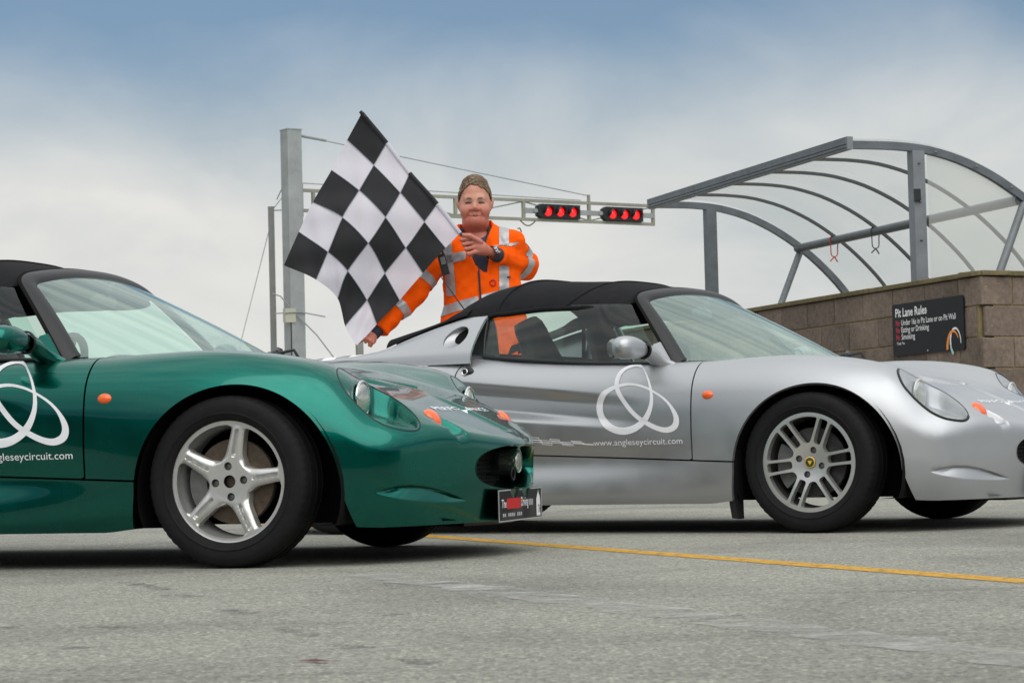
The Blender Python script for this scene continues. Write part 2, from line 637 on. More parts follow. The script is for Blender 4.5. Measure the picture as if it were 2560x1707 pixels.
class Poly:
    """indexed polygons with clipping by scalar fields"""

    def __init__(s, V, F):
        s.V = np.asarray(V, float)
        s.F = F

    @staticmethod
    def from_grid(G):
        m, n, _ = G.shape
        idx = np.arange(m * n).reshape(m, n)
        F = np.stack([idx[:-1, :-1], idx[:-1, 1:], idx[1:, 1:], idx[1:, :-1]], -1).reshape(-1, 4)
        return Poly(G.reshape(-1, 3), [tuple(f) for f in F.tolist()])

    def clip(s, fn):
        """keep where fn(V) > 0"""
        val = fn(s.V)
        pos = (val > 0).tolist()
        vl = val.tolist()
        V = [None]
        newv = []
        cut = {}
        base = len(s.V)
        F = []
        SV = s.V
        for f in s.F:
            c = [pos[i] for i in f]
            if all(c):
                F.append(f)
            elif any(c):
                g = []
                k = len(f)
                for a in range(k):
                    i, j = f[a], f[(a + 1) % k]
                    if pos[i]:
                        g.append(i)
                    if pos[i] != pos[j]:
                        e = (i, j) if i < j else (j, i)
                        if e not in cut:
                            t = vl[e[0]] / (vl[e[0]] - vl[e[1]])
                            cut[e] = base + len(newv)
                            newv.append(SV[e[0]] * (1 - t) + SV[e[1]] * t)
                        g.append(cut[e])
                if len(g) >= 3:
                    F.append(tuple(g))
        V2 = np.vstack([s.V] + ([np.array(newv)] if newv else []))
        used = sorted({i for f in F for i in f})
        mp = {o: n for n, o in enumerate(used)}
        return Poly(V2[used] if used else np.zeros((0, 3)), [tuple(mp[i] for i in f) for f in F])

    def mirrored(s):
        return Poly(s.V * [1, -1, 1], [f[::-1] for f in s.F])

    def joined(s, o):
        b = len(s.V)
        return Poly(np.vstack([s.V, o.V]), s.F + [tuple(i + b for i in f) for f in o.F])

    def mesh(s, name, rim=.016, weld=True, ang=32):
        """blender mesh (car local frame has y flipped) with a turned-in flange on every open edge"""
        me = bpy.data.meshes.new(name)
        c = np.array([s.V[list(f[:3])] for f in s.F[::7]])
        nn = np.cross(c[:, 1] - c[:, 0], c[:, 2] - c[:, 0])
        cc = c.mean(1)
        ref = np.column_stack([np.clip(cc[:, 0], -2.2, .2), np.zeros(len(cc)), np.full(len(cc), .35)])
        outw = ((cc - ref) * nn).sum() > 0
        me.from_pydata((s.V * [1, -1, 1]).tolist(), [], [f[::-1] for f in s.F] if outw else s.F)
        bm = bmesh.new()
        bm.from_mesh(me)
        if weld:
            bmesh.ops.remove_doubles(bm, verts=bm.verts, dist=4e-4)
        bm.normal_update()
        if rim:
            be = [e for e in bm.edges if e.is_boundary]
            ret = bmesh.ops.extrude_edge_only(bm, edges=be)
            nv = [g for g in ret['geom'] if isinstance(g, bmesh.types.BMVert)]
            src = {}
            for v in nv:
                for e in v.link_edges:
                    o = e.other_vert(v)
                    if o not in src and (o.co - v.co).length < 1e-7:
                        src[v] = o
            mv = {v: src[v].normal.copy() for v in nv if v in src}
            for v, n in mv.items():
                v.co -= n * rim
        bm.normal_update()
        bm.to_mesh(me)
        bm.free()
        smooth_mesh(me, ang)
        return me


def poly_sd(px, pz, poly):
    """signed distance in 2-D, negative inside"""
    P = np.array(poly)
    A, B = P, np.roll(P, -1, 0)
    q = np.stack([px, pz], -1)
    best = np.full(px.shape, 1e9)
    ins = np.zeros(px.shape, bool)
    for a, b in zip(A, B):
        ab = b - a
        t = np.clip(((q - a) @ ab) / (ab @ ab), 0, 1)
        best = np.minimum(best, np.linalg.norm(q - a - t[..., None] * ab, axis=-1))
        c = (a[1] > pz) != (b[1] > pz)
        xi = a[0] + (pz - a[1]) * (b[0] - a[0]) / (b[1] - a[1] if b[1] != a[1] else 1e-9)
        ins ^= c & (px < xi)
    return np.where(ins, -best, best)


def smooth_loop(pts, n=64):
    P = np.array(pts, float)
    k = len(P)
    E = np.vstack([P[-3:], P, P[:3]])
    t = np.r_[0, np.cumsum(np.linalg.norm(np.diff(E, axis=0), axis=1))]
    q = np.linspace(t[3], t[3 + k], n, endpoint=False)
    out_ = []
    for qq in q:
        i = int(np.clip(np.searchsorted(t, qq) - 1, 1, len(E) - 3))
        u = (qq - t[i]) / (t[i + 1] - t[i])
        a, b, c, d = E[i - 1], E[i], E[i + 1], E[i + 2]
        out_.append(.5 * ((2 * b) + (-a + c) * u + (2 * a - 5 * b + 4 * c - d) * u**2 + (-a + 3 * b - 3 * c + d) * u**3))
    return np.array(out_)


GAP = .0065


def f_arch_f(V):
    x, z = V[:, 0], V[:, 2]
    dx = np.abs(x - .032)
    top = np.hypot(dx, z - .25) - .35
    low = dx - (.35 + np.clip(.25 - z, 0, 1) * np.where(x > 0, .28, .12))
    return np.where(z > .25, top, low)


def f_arch_r(V):
    x, z = V[:, 0], V[:, 2]
    dx = np.abs(x + 2.3)
    return np.where(z > .27, np.hypot(dx, z - .27) - .36, dx - .36 - np.clip(.27 - z, 0, 1) * .15)


def f_door(V):
    """negative inside the door outline"""
    x, z = V[:, 0], V[:, 2]
    zb = .300 + (x + .50) * (-.045)
    f = np.maximum.reduce([-1.655 - x, x + .502 - .0, zb - z, z - .772])
    rr = .085
    cx, cz = -1.655 + rr, .772 - rr
    corner = (x < cx) & (z > cz)
    f = np.where(corner, np.hypot(x - cx, z - cz) - rr, f)
    return np.where(np.abs(V[:, 1]) < .64, np.maximum(f, .05), f)


def f_sill(V):
    x, z = V[:, 0], V[:, 2]
    zb = .300 + (x + .50) * (-.045)
    return np.maximum.reduce([z - zb, x + .30, -1.96 - x])


def ws_base_x(y):
    """x of the windscreen's lower edge across the car"""
    a = np.abs(y)
    return -.16 - .50 * (a / .66)**2.1


def f_cockpit(V):
    x, y, z = V[:, 0], np.abs(V[:, 1]), V[:, 2]
    f = np.maximum.reduce([x - (ws_base_x(y) - .012), -1.60 - x, y - (.688 + .02 * sstep(-.7, -1.5, x))])
    return np.where(z < .62, np.maximum(f, .01), f)


def f_mouth(V):
    x, y, z = V[:, 0], np.abs(V[:, 1]), V[:, 2]
    f = ((y / .335)**2.6 + (np.abs(z - .305) / .078)**2.6)**(1 / 2.6) - 1
    f = f * .08
    return np.where(x < .55, .05, f)


HLN = np.array([.45, .50, .74]) / np.linalg.norm([.45, .50, .74])
HLE1 = np.array([1, 0, 0]) - HLN * HLN[0]
HLE1 /= np.linalg.norm(HLE1)
HLE2 = np.cross(HLN, HLE1)
HL3 = smooth_loop([(.317, .590, .648), (.333, .648, .628), (.365, .683, .583), (.403, .685, .537), (.440, .674, .495), (.478, .660, .465), (.515, .637, .444), (.550, .607, .437),
                   (.575, .575, .435), (.584, .550, .447), (.572, .522, .469), (.542, .495, .496), (.497, .470, .526), (.442, .448, .556), (.390, .462, .582), (.350, .505, .608), (.326, .552, .635)], 84)
HL2 = np.stack([HL3 @ HLE1, HL3 @ HLE2], -1)


def f_headlight(V):
    W = V * [1, np.nan, 1]
    W[:, 1] = np.abs(V[:, 1])
    ok = (W[:, 1] > .36) & (V[:, 0] > .28) & (V[:, 2] > .40)
    f = np.full(len(V), .1)
    if ok.any():
        f[ok] = poly_sd(W[ok] @ HLE1, W[ok] @ HLE2, HL2)
    return f


BODY = body_grid()
MASTER = Poly.from_grid(BODY)

# ====================================================================== car materials
M_BLACK = mat('black_trim', (.012, .012, .013), .42, spec=.4)
M_RUBBER = mat('tyre_rubber', (.0085, .0085, .009), .75, spec=.22, noise=(30, .25), bump=(140, .15, .002))
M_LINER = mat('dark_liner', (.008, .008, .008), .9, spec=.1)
M_FABRIC = mat('soft_top_fabric', (.012, .012, .013), .9, spec=.12, noise=(18, .25), bump=(420, .35, .001))
M_ALLOY = mat('alloy_silver', (.66, .655, .635), .33, .74, noise=(60, .05))
M_ALLOYD = mat('alloy_barrel', (.20, .19, .18), .42, .85, noise=(40, .2))
M_DISC = mat('brake_disc_rust', (.10, .075, .055), .5, .6, noise=(50, .35))
M_DISCD = mat('brake_disc_dark', (.05, .05, .05), .5, .6, noise=(50, .35))
M_CALIPER = mat('caliper_grey', (.16, .16, .16), .5, .6, noise=(40, .25))
M_CHROME = mat('chrome', (.75, .75, .74), .12, 1.0)
M_AMBER = mat('amber_lens', (.85, .12, .012), .18, coat=.6, noise=(60, .12))
M_WHITE = mat('white_vinyl', (.80, .80, .83), .4)
M_GREYV = mat('grey_vinyl', (.42, .43, .44), .4)
M_RED = mat('red_print', (.55, .01, .015), .45)
M_YELLOWB = mat('badge_yellow', (.80, .42, .03), .3, coat=.5)
M_BADGEG = mat('badge_green', (.02, .06, .03), .35)
M_SEAT = mat('seat_leather', (.028, .03, .031), .55, noise=(25, .2))
M_SEATG = mat('seat_grey', (.10, .11, .11), .6, noise=(25, .15))
M_DASH = mat('dash_grey', (.09, .10, .10), .6, noise=(30, .2))
M_PLATE = mat('plate_black', (.010, .010, .014), .3, coat=.2)
M_REDLENS = mat('tail_lens', (.35, .01, .01), .2, coat=.6)
M_MESH = mat('grille_mesh', (.018, .016, .015), .6, bump=(260, .8, .004))
M_GLASS = glass_mat('windscreen_glass', (.84, .95, .90), 2.2, .02, gcol=(.86, 1.0, .95), haze=.20, hazecol=(.76, .95, .88))  # pale mint haze and raised index put a brighter sky reflection into the glass
M_GLASS_SIDE = glass_mat('side_glass', (.70, .88, .81), 1.5, .015, haze=.015, hazecol=(.5, .65, .6))
M_GLASS_REAR = glass_mat('rear_window_plastic', (.86, .88, .85), 1.4, .05, haze=.03, hazecol=(.7, .7, .68))
M_COVER = glass_mat('lamp_cover', (.93, .95, .95), 1.4, .02, haze=.10, hazecol=(.8, .82, .85))


def lamp_glass():
    m = mat('headlamp_glass', (.62, .62, .55), .12, .85, coat=1.0)
    t = m.node_tree
    b = t.nodes['Principled BSDF']
    c = t.nodes.new('ShaderNodeTexCoord')
    w = N(t, 'ShaderNodeTexWave', wave_type='BANDS', bands_direction='Y', i_Scale=55.0, i_Distortion=2.0)
    t.links.new(c.outputs['Object'], w.inputs['Vector'])
    bp = N(t, 'ShaderNodeBump', i_Strength=.4, i_Distance=.003)
    t.links.new(w.outputs[1], bp.inputs['Height'])
    t.links.new(bp.outputs[0], b.inputs['Normal'])
    return m


M_LAMP = lamp_glass()


def paint_mat(name, col, rough, metal, coat, coat_rough=.025, spec=.5):
    """metallic car paint: flaky base under a clear coat"""
    m = bpy.data.materials.new(name)
    m.use_nodes = True
    t = m.node_tree
    b = t.nodes['Principled BSDF']
    c = t.nodes.new('ShaderNodeTexCoord')
    b.inputs['Base Color'].default_value = (*col, 1)
    n = N(t, 'ShaderNodeTexNoise', i_Scale=7.0, i_Detail=5.0)
    t.links.new(c.outputs['Object'], n.inputs['Vector'])
    rr = ramp(t, [(.3, (rough * .85,) * 3), (.75, (rough * 1.25,) * 3)])
    t.links.new(n.outputs[0], rr.inputs[0])
    t.links.new(rr.outputs[0], b.inputs['Roughness'])
    b.inputs['Metallic'].default_value = metal
    b.inputs['Specular IOR Level'].default_value = spec
    b.inputs['Coat Weight'].default_value = coat
    b.inputs['Coat Roughness'].default_value = coat_rough
    b.inputs['Coat IOR'].default_value = 1.42
    return m


P_GREEN = paint_mat('racing_green_paint', (.0006, .118, .090), .25, 1.0, .75)
P_SILVER = paint_mat('silver_paint', (.44, .45, .465), .42, .80, .25, .10)

# ====================================================================== shared car meshes
flipy = lambda p: (p[0], -p[1], p[2])
BVH = BVHTree.FromPolygons(MASTER.V.tolist(), MASTER.F)


def snap_y(x, z, off=.0015):
    """point on the camera-side flank at (x, z), lifted off the surface"""
    h = BVH.ray_cast(Vector((x, 2, z)), Vector((0, -1, 0)))
    if h[0] is None:
        return Vector((x, .82, z))
    n = h[1] if h[1].y > 0 else -h[1]
    return h[0] + n * off


def snap_dir(p, d, off=.0):
    d = Vector(d).normalized()
    h = BVH.ray_cast(Vector(p) - d * .3, d)
    if h[0] is None:
        return Vector(p)
    n = h[1] if h[1].dot(d) < 0 else -h[1]
    return h[0] + n * off


CM = {}
_f = MASTER.clip(lambda V: V[:, 0] + 1.0).clip(f_arch_f).clip(f_cockpit).clip(f_mouth).clip(lambda V: f_headlight(V) - .0025).clip(lambda V: f_door(V) - GAP / 2).clip(lambda V: f_sill(V) - GAP / 2)
CM['front'] = _f.joined(_f.mirrored()).mesh('front_bodywork', .018)
_r = MASTER.clip(lambda V: -1.0 - V[:, 0]).clip(f_arch_r).clip(f_cockpit).clip(lambda V: f_door(V) - GAP / 2).clip(lambda V: f_sill(V) - GAP / 2)
CM['rear'] = _r.joined(_r.mirrored()).mesh('rear_bodywork', .018)
_d = MASTER.clip(lambda V: -f_door(V) - GAP / 2).clip(f_cockpit)
CM['door_r'] = _d.mesh('door', .016)
CM['door_l'] = _d.mirrored().mesh('door', .016)
_s = MASTER.clip(lambda V: -f_sill(V) - GAP / 2).clip(f_arch_f).clip(f_arch_r)
CM['sill_r'] = _s.mesh('side_sill', .016)
CM['sill_l'] = _s.mirrored().mesh('side_sill', .016)
_h = MASTER.clip(lambda V: -f_headlight(V) - .0025)
LENS_C = (.392, .572, .545)


def bowl(P):
    V = P.V.copy()
    f = f_headlight(V)
    s = sstep(.0, .022, -f)
    x, z = V[:, 0], V[:, 2]
    zf = .438 + (.572 - x) * .30
    mk = sstep(.380, .394, x) * s
    V[:, 2] = np.where(z > zf, z * (1 - mk) + zf * mk, z)
    return Poly(V, P.F)


_b = bowl(_h)
CM['bowl_r'] = _b.mesh('lamp_bowl', .01, ang=50)
CM['bowl_l'] = _b.mirrored().mesh('lamp_bowl', .01, ang=50)
CM['cover_r'] = _h.mesh('lamp_cover', 0)
CM['cover_l'] = _h.mirrored().mesh('lamp_cover', 0)
_seal = [snap_dir(p + HLN * 0, -HLN, -.001) for p in HL3]
_c = MASTER.clip(f_arch_f).clip(f_arch_r).clip(f_cockpit).clip(f_mouth).clip(lambda V: f_headlight(V) + .004)


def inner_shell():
    """added black shell just inside the skin, its colour makes panel gaps read black"""
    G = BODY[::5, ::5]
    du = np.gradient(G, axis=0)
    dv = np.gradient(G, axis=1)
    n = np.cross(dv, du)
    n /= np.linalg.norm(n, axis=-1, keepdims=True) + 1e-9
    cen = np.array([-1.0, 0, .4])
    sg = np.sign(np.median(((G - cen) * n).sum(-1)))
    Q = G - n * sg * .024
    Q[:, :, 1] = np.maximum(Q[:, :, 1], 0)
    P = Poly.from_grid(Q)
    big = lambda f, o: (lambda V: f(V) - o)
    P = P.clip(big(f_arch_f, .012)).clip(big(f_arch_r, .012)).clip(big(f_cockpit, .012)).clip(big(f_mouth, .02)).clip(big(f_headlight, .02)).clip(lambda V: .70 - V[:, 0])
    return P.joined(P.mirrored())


CM['gap_shell'] = inner_shell().mesh('gap_blackout_shell', 0)


def swept(path, ups, sec, closed=False):
    """sweep section [(across, up)] along path with per-point up vectors"""
    P = [Vector(p) for p in path]
    m = len(P)
    k = len(sec)
    v = []
    for i, p in enumerate(P):
        t = (P[min(i + 1, m - 1)] - P[max(i - 1, 0)]).normalized()
        u = Vector(ups[i])
        u = (u - t * u.dot(t)).normalized()
        a = t.cross(u)
        v += [p + a * s[0] + u * s[1] for s in sec]
    f = [(i * k + j, i * k + (j + 1) % k, (i + 1) * k + (j + 1) % k, (i + 1) * k + j) for i in range(m - 1) for j in range(k)]
    f += [tuple(range(k))[::-1], tuple((m - 1) * k + j for j in range(k))]
    return v, f


def mb_mesh(mb, name, smooth=40, xf=flipy):
    me = bpy.data.meshes.new(name)
    v = [xf(p) for p in mb.v] if xf else mb.v
    me.from_pydata(v, [], mb.f)
    bm = bmesh.new()
    bm.from_mesh(me)
    bmesh.ops.recalc_face_normals(bm, faces=bm.faces)
    bm.to_mesh(me)
    bm.free()
    if smooth is not None:
        smooth_mesh(me, smooth)
    return me


# ---------------------------------------------------------------- windscreen
def ws_point(u, v):
    a = abs(u)
    yb = .655 * u
    xb = float(ws_base_x(yb)) - .0
    zb_ = float(T_top(np.array([xb]), np.array([yb]))[0]) + .004
    B = Vector((xb, yb, zb_))
    tx = -.875 - .030 * a**2
    T_ = Vector((tx, .505 * u, 1.006 + .046 * (1 - a**2.3)))
    p = B.lerp(T_, v)
    n = Vector((.42, .55 * u * a, .85)).normalized()
    return p + n * (.012 * math.sin(math.pi * v) * (1 - .35 * a))


def ws_normal(u, v):
    e = 1e-3
    du = ws_point(min(u + e, 1), v) - ws_point(max(u - e, -1), v)
    dv = ws_point(u, min(v + e, 1)) - ws_point(u, max(v - e, 0))
    n = du.cross(dv).normalized()
    return n if n.z > 0 else -n


mb = MB()
mb.grid([[ws_point(-1 + 2 * i / 40, j / 16) for j in range(17)] for i in range(41)])
CM['windscreen'] = mb_mesh(mb, 'windscreen')
path, ups = [], []
for j in range(0, 22):
    v = -.02 + j / 21 * .90
    path.append(ws_point(1, v) if v >= 0 else ws_point(1, 0) + Vector((.012, 0, -.012)))
    ups.append(ws_normal(1, max(v, 0)))
# rounded upper corner
c0, c1, c2 = ws_point(1, .88), ws_point(1, 1.0), ws_point(.86, 1.0)
for k in range(1, 8):
    t = k / 8
    path.append(c0 * (1 - t)**2 + c1 * 2 * t * (1 - t) + c2 * t * t)
    ups.append(ws_normal(1 - .12 * t, .9 + .09 * t))
for k in range(0, 33):
    u = .86 - 1.72 * k / 32
    path.append(ws_point(u, 1))
    ups.append(ws_normal(u, .98))
half = [(Vector((p.x, -p.y, p.z)), Vector((n.x, -n.y, n.z))) for p, n in zip(path[:29], ups[:29])][::-1]
path += [h[0] for h in half]
ups += [h[1] for h in half]
sec = [(-.046, -.014), (-.048, .0), (-.038, .010), (-.02, .014), (.0, .013), (.014, .008), (.016, .002), (.012, -.010)]
mb = MB()
mb.add(*swept(path, ups, sec))
CM['ws_frame'] = mb_mesh(mb, 'windscreen_frame', 35)
sec2 = [(.010, .004), (.010, .0075), (.026, .0065), (.027, .003)]
mb = MB()
mb.add(*swept(path, ups, sec2))
CM['ws_seal'] = mb_mesh(mb, 'windscreen_seal', 35)

# ---------------------------------------------------------------- soft top
RX = [-.86, -.92, -1.0, -1.1, -1.25, -1.45, -1.56, -1.64, -1.72, -1.77]
RZ = [1.054, 1.064, 1.080, 1.098, 1.114, 1.124, 1.129, 1.120, 1.100, 1.070]


def roof_z(x):
    return float(pchip(RX[::-1], RZ[::-1], [x])[0])


def roof_pt(x, s):
    """s from -1 to 1 across"""
    e = pchip([-1.77, -1.48, -1.30, -1.0, -.93, -.86], [.942, .966, .976, .970, .976, .992], [x])[0]
    w = pchip([-1.77, -1.2, -.95, -.86], [.605, .59, .555, .47], [x])[0]
    a = abs(s)
    y = w * math.copysign(math.sin(a * math.pi / 2)**.92, s) if a > 0 else 0
    q = abs(y / w)
    z = e + (roof_z(x) - e) * (max(0, 1 - q**2.9))**.74
    z += -.003 * math.exp(-((x + 1.30) / .09)**2) * (1 - q**2) + .004 * math.exp(-((x + 1.55) / .02)**2) + .003 * math.exp(-((x + 1.12) / .02)**2)
    return Vector((x, y, z))


mb = MB()
xs = np.linspace(-.880, -1.77, 70)
mb.grid([[roof_pt(x, -1 + 2 * j / 48) for j in range(49)] for x in xs])
for s in (-1, 1):                                   # side gutter roll along the window
    mb.tube([roof_pt(x, s) + Vector((0, .002 * s, -.006)) for x in np.linspace(-.92, -1.66, 40)], .0115, 8)
CM['roof'] = mb_mesh(mb, 'soft_top', 50)
mb = MB()                                           # stitched seams
mb.tube([roof_pt(-1.12 - .10 * abs(-1 + 2 * j / 40)**2, -1 + 2 * j / 40) + Vector((0, 0, .002)) for j in range(41)], .0035, 6)
mb.tube([roof_pt(-1.55, -1 + 2 * j / 40) + Vector((0, 0, .002)) for j in range(41)], .0045, 6)
CM['roof_seam'] = mb_mesh(mb, 'seam')

BX = [-1.592, -1.68, -1.79, -1.94, -2.06, -2.14, -2.3, -2.5]
BZ = [.957, .953, .932, .893, .856, .828, .79, .75]


def but_z(x):
    return float(pchip(BX[::-1], BZ[::-1], [x])[0])


def but_pt(x, t):
    """buttress section: t 0 outer foot .. 1 inner foot"""
    z1 = but_z(x)
    f = Vector((x, .775, .775))
    pts = [(.780, .742), (.770, .786), (.700, .80 + (z1 - .80) * .52), (.632, z1 - .012), (.606, z1), (.580, z1 - .004), (.545, z1 - .05), (.52, .76)]
    k = t * (len(pts) - 1)
    ys, zs = [p[0] for p in pts], [p[1] for p in pts]
    idx = np.arange(len(pts))
    return Vector((x, float(pchip(idx, ys, [k])[0]), float(pchip(idx, zs, [k])[0])))


G = np.array([[tuple(but_pt(x, j / 56)) for j in range(57)] for x in np.linspace(-1.592, -2.5, 110)])
EAR = (-1.70, .862)


def f_ear(V):
    dx, dz = V[:, 0] - EAR[0], V[:, 2] - EAR[1]
    c, s = math.cos(.45), math.sin(.45)
    return np.where(V[:, 1] > .61, np.hypot((dx * c + dz * s) / .060, (-dx * s + dz * c) / .047) - 1, 1) * .05


_bt = Poly.from_grid(G).clip(f_ear)
CM['buttress_r'] = _bt.mesh('rear_buttress', .012)
CM['buttress_l'] = _bt.mirrored().mesh('rear_buttress', .012)


def ear_pt(r, a, dep):
    c, s = math.cos(.45), math.sin(.45)
    ex, ez = r * .060 * math.cos(a), r * .047 * math.sin(a)
    x, z = EAR[0] + ex * c - ez * s, EAR[1] + ex * s + ez * c
    y = .70 + (z - .862) * (-.86)
    return Vector((x + dep * .30, y - dep, z + dep * .1))


mb = MB()
mb.grid([[ear_pt(r, 2 * math.pi * k / 40, d) for k in range(41)] for r, d in ((1.10, -.001), (1.03, -.0045), (.96, .004), (.88, .014), (.76, .026), (.66, .034))])
CM['ear'] = mb_mesh(mb, 'intake_bowl')
mb = MB()
mb.grid([[ear_pt(r, 2 * math.pi * k / 40, .030) + Vector((.008, 0, -.004)) for k in range(41)] for r in (.80, .3, .01)])
CM['ear_hole'] = mb_mesh(mb, 'intake_opening')

SX = [-1.70, -1.73, -1.77, -1.80, -1.84, -1.95, -2.06, -2.15]
SZ = [1.000, 1.000, .992, .980, .958, .926, .900, .878]


def sail_pt(x, t):
    zr = float(pchip(SX[::-1], SZ[::-1], [x])[0])
    zo = but_z(x) + .010
    k = (x + 1.70) / (-2.15 + 1.70)
    yo = .612 - .02 * k
    yr = .50 + .035 * k
    if t < .6:
        q = t / .6
        return Vector((x, yo + (yr - yo) * (q**1.5), zo + (zr - zo) * math.sin(q * math.pi / 2)))
    q = (t - .6) / .4
    return Vector((x, yr - .045 * q, zr - (zr - zo + .01) * q**1.6))


mb = MB()
mb.grid([[sail_pt(x, j / 24) for j in range(25)] for x in np.linspace(-1.70, -2.15, 40)])
CM['sail_r'] = mb_mesh(mb, 'soft_top_side', 55)
CM['sail_l'] = mb_mesh(mb, 'soft_top_side', 55, xf=lambda p: p)

# rear window with its fabric surround
mb = MB()
fr = lambda y, z: Vector((-1.725 - (z - .80) * -.0 - .02 * (1.12 - z), y, z))
ow = [(-.53, .78), (-.53, .965), (-.42, 1.045), (.42, 1.045), (.53, .965), (.53, .78)]
iw = [(-.49, .80), (-.49, .960), (-.41, 1.030), (.41, 1.030), (.49, .960), (.49, .80)]
v = [fr(*p) for p in ow] + [fr(*p) for p in iw]
mb.add(v, [(i, (i + 1) % 6, 6 + (i + 1) % 6, 6 + i) for i in range(6)])
CM['rw_frame'] = mb_mesh(mb, 'rear_window_surround', None)
mb = MB()
mb.add([fr(*p) + Vector((.003, 0, 0)) for p in iw], [(0, 1, 2, 3, 4, 5)])
CM['rw'] = mb_mesh(mb, 'rear_window', None)

# ---------------------------------------------------------------- side window
def sidewin(u, v):
    """u 0 rear..1 front, v 0 bottom..1 top"""
    xb = -1.562 + (-.690 + 1.562) * u
    xt = -1.600 + (-.905 + 1.600) * u
    x = xb + (xt - xb) * v
    zb_ = float(pchip([-1.56, -1.32, -.98, -.65], [.768, .744, .718, .706], [xb])[0])
    zt = float(pchip([-1.62, -1.48, -1.30, -.94, -.90], [.962, .972, .984, .976, .972], [xt])[0])
    y = .700 + (.584 - .700) * v - .03 * max(0, u - .8) / .2 * v
    return Vector((x, y + .012 * math.sin(math.pi * v), zb_ + (zt - zb_) * v))


mb = MB()
mb.grid([[sidewin(i / 24, j / 10) for j in range(11)] for i in range(25)])
CM['swin_r'] = mb_mesh(mb, 'side_window')
CM['swin_l'] = mb_mesh(mb, 'side_window', xf=lambda p: p)
mb = MB()
mb.tube([sidewin(i / 24, 0) + Vector((0, .004, .001)) for i in range(25)], .007, 8)
mb.tube([sidewin(0, j / 10) + Vector((-.004, .002, 0)) for j in range(11)], .006, 8)
CM['sseal_r'] = mb_mesh(mb, 'window_seal')
CM['sseal_l'] = mb_mesh(mb, 'window_seal', xf=lambda p: p)


# ---------------------------------------------------------------- mirror
def egg(c, ax, n=24, m=16, taper=0.0, pw=2.4):
    P = []
    for i in range(m + 1):
        th = math.pi * i / m
        ring = []
        for k in range(n + 1):
            ph = 2 * math.pi * k / n
            sx = lambda w: math.copysign(abs(w)**(2 / pw), w)
            y = -sx(math.cos(th))
            r = abs(math.sin(th))**(2 / pw)
            tp = 1 - taper * (.5 - .5 * y)
            ring.append(Vector((c[0] + ax[0] * r * sx(math.cos(ph)) * tp, c[1] + ax[1] * y, c[2] + ax[2] * r * sx(math.sin(ph)) * tp)))
        P.append(ring)
    return P


mb = MB()
P = egg((-.748, .868, .772), (.056, .100, .058), taper=.42, pw=2.5)
for ring in P:
    for p in ring:
        k = (p.y - .868) / .1
        p.x -= .014 * k
        p.z -= .008 * max(0, -k)
mb.grid(P)
CM['mirror_r'] = mb_mesh(mb, 'mirror_housing')
CM['mirror_l'] = mb_mesh(mb, 'mirror_housing', xf=lambda p: p)
mb = MB()
ring0 = [Vector((-.730 + .028 * math.cos(a), .790, .764 + .030 * math.sin(a))) for a in [2 * math.pi * k / 20 for k in range(21)]]
ring1 = [Vector((-.722 + .034 * math.cos(a), .758, .752 + .034 * math.sin(a))) for a in [2 * math.pi * k / 20 for k in range(21)]]
ring2 = [Vector((-.705 + .045 * math.cos(a) - .02 * math.sin(a), .722, .722 + .036 * math.sin(a))) for a in [2 * math.pi * k / 20 for k in range(21)]]
ring3 = [Vector((-.690 + .060 * math.cos(a) - .03 * math.sin(a), .700, .706 + .030 * math.sin(a))) for a in [2 * math.pi * k / 20 for k in range(21)]]
ring4 = [Vector((-.69 + .065 * math.cos(a), .68, .698 + .02 * math.sin(a))) for a in [2 * math.pi * k / 20 for k in range(21)]]
mb.grid([ring0, ring1, ring2, ring3, ring4])
# fin filling the corner of the window
mb.add([(-.648, .700, .712), (-.760, .706, .712), (-.745, .672, .792), (-.715, .668, .800), (-.648, .680, .700), (-.760, .686, .700), (-.745, .660, .788), (-.715, .656, .796)],
       [(0, 1, 2, 3), (4, 7, 6, 5), (0, 4, 5, 1), (1, 5, 6, 2), (2, 6, 7, 3), (3, 7, 4, 0)])
CM['mstalk_r'] = mb_mesh(mb, 'mirror_stalk')
CM['mstalk_l'] = mb_mesh(mb, 'mirror_stalk', xf=lambda p: p)
mb = MB()
mb.tube([Vector((-.731 + .034 * math.cos(a), .790, .765 + .036 * math.sin(a))) for a in [2 * math.pi * k / 24 for k in range(24)]], .0045, 6, closed=True)
CM['mring_r'] = mb_mesh(mb, 'mirror_gaiter')
CM['mring_l'] = mb_mesh(mb, 'mirror_gaiter', xf=lambda p: p)
mb = MB()
mb.grid([[Vector((-.806 - .010, .885 + .075 * r * math.cos(a), .770 + .042 * r * math.sin(a))) for a in [2 * math.pi * k / 24 for k in range(25)]] for r in (1, .5, .01)])
CM['mglass_r'] = mb_mesh(mb, 'mirror_glass')
CM['mglass_l'] = mb_mesh(mb, 'mirror_glass', xf=lambda p: p)


# ---------------------------------------------------------------- lamps and nose
def disc_dome(c, n, r, dome, rings=6, seg=28, squash=1.0):
    n = Vector(n).normalized()
    a = n.cross(Vector((0, 0, 1))).normalized()
    b = a.cross(n)
    return [[Vector(c) + a * (r * math.sin(q * math.pi / 2) * math.cos(t)) + b * (r * squash * math.sin(q * math.pi / 2) * math.sin(t)) + n * (dome * math.cos(q * math.pi / 2))
             for t in [2 * math.pi * k / seg for k in range(seg + 1)]] for q in [i / rings for i in range(rings + 1)]]


def both(key, mbf, name, smooth=40):
    m_ = MB()
    mbf(m_)
    CM[key + '_r'] = mb_mesh(m_, name, smooth)
    CM[key + '_l'] = mb_mesh(m_, name, smooth, xf=lambda p: p)


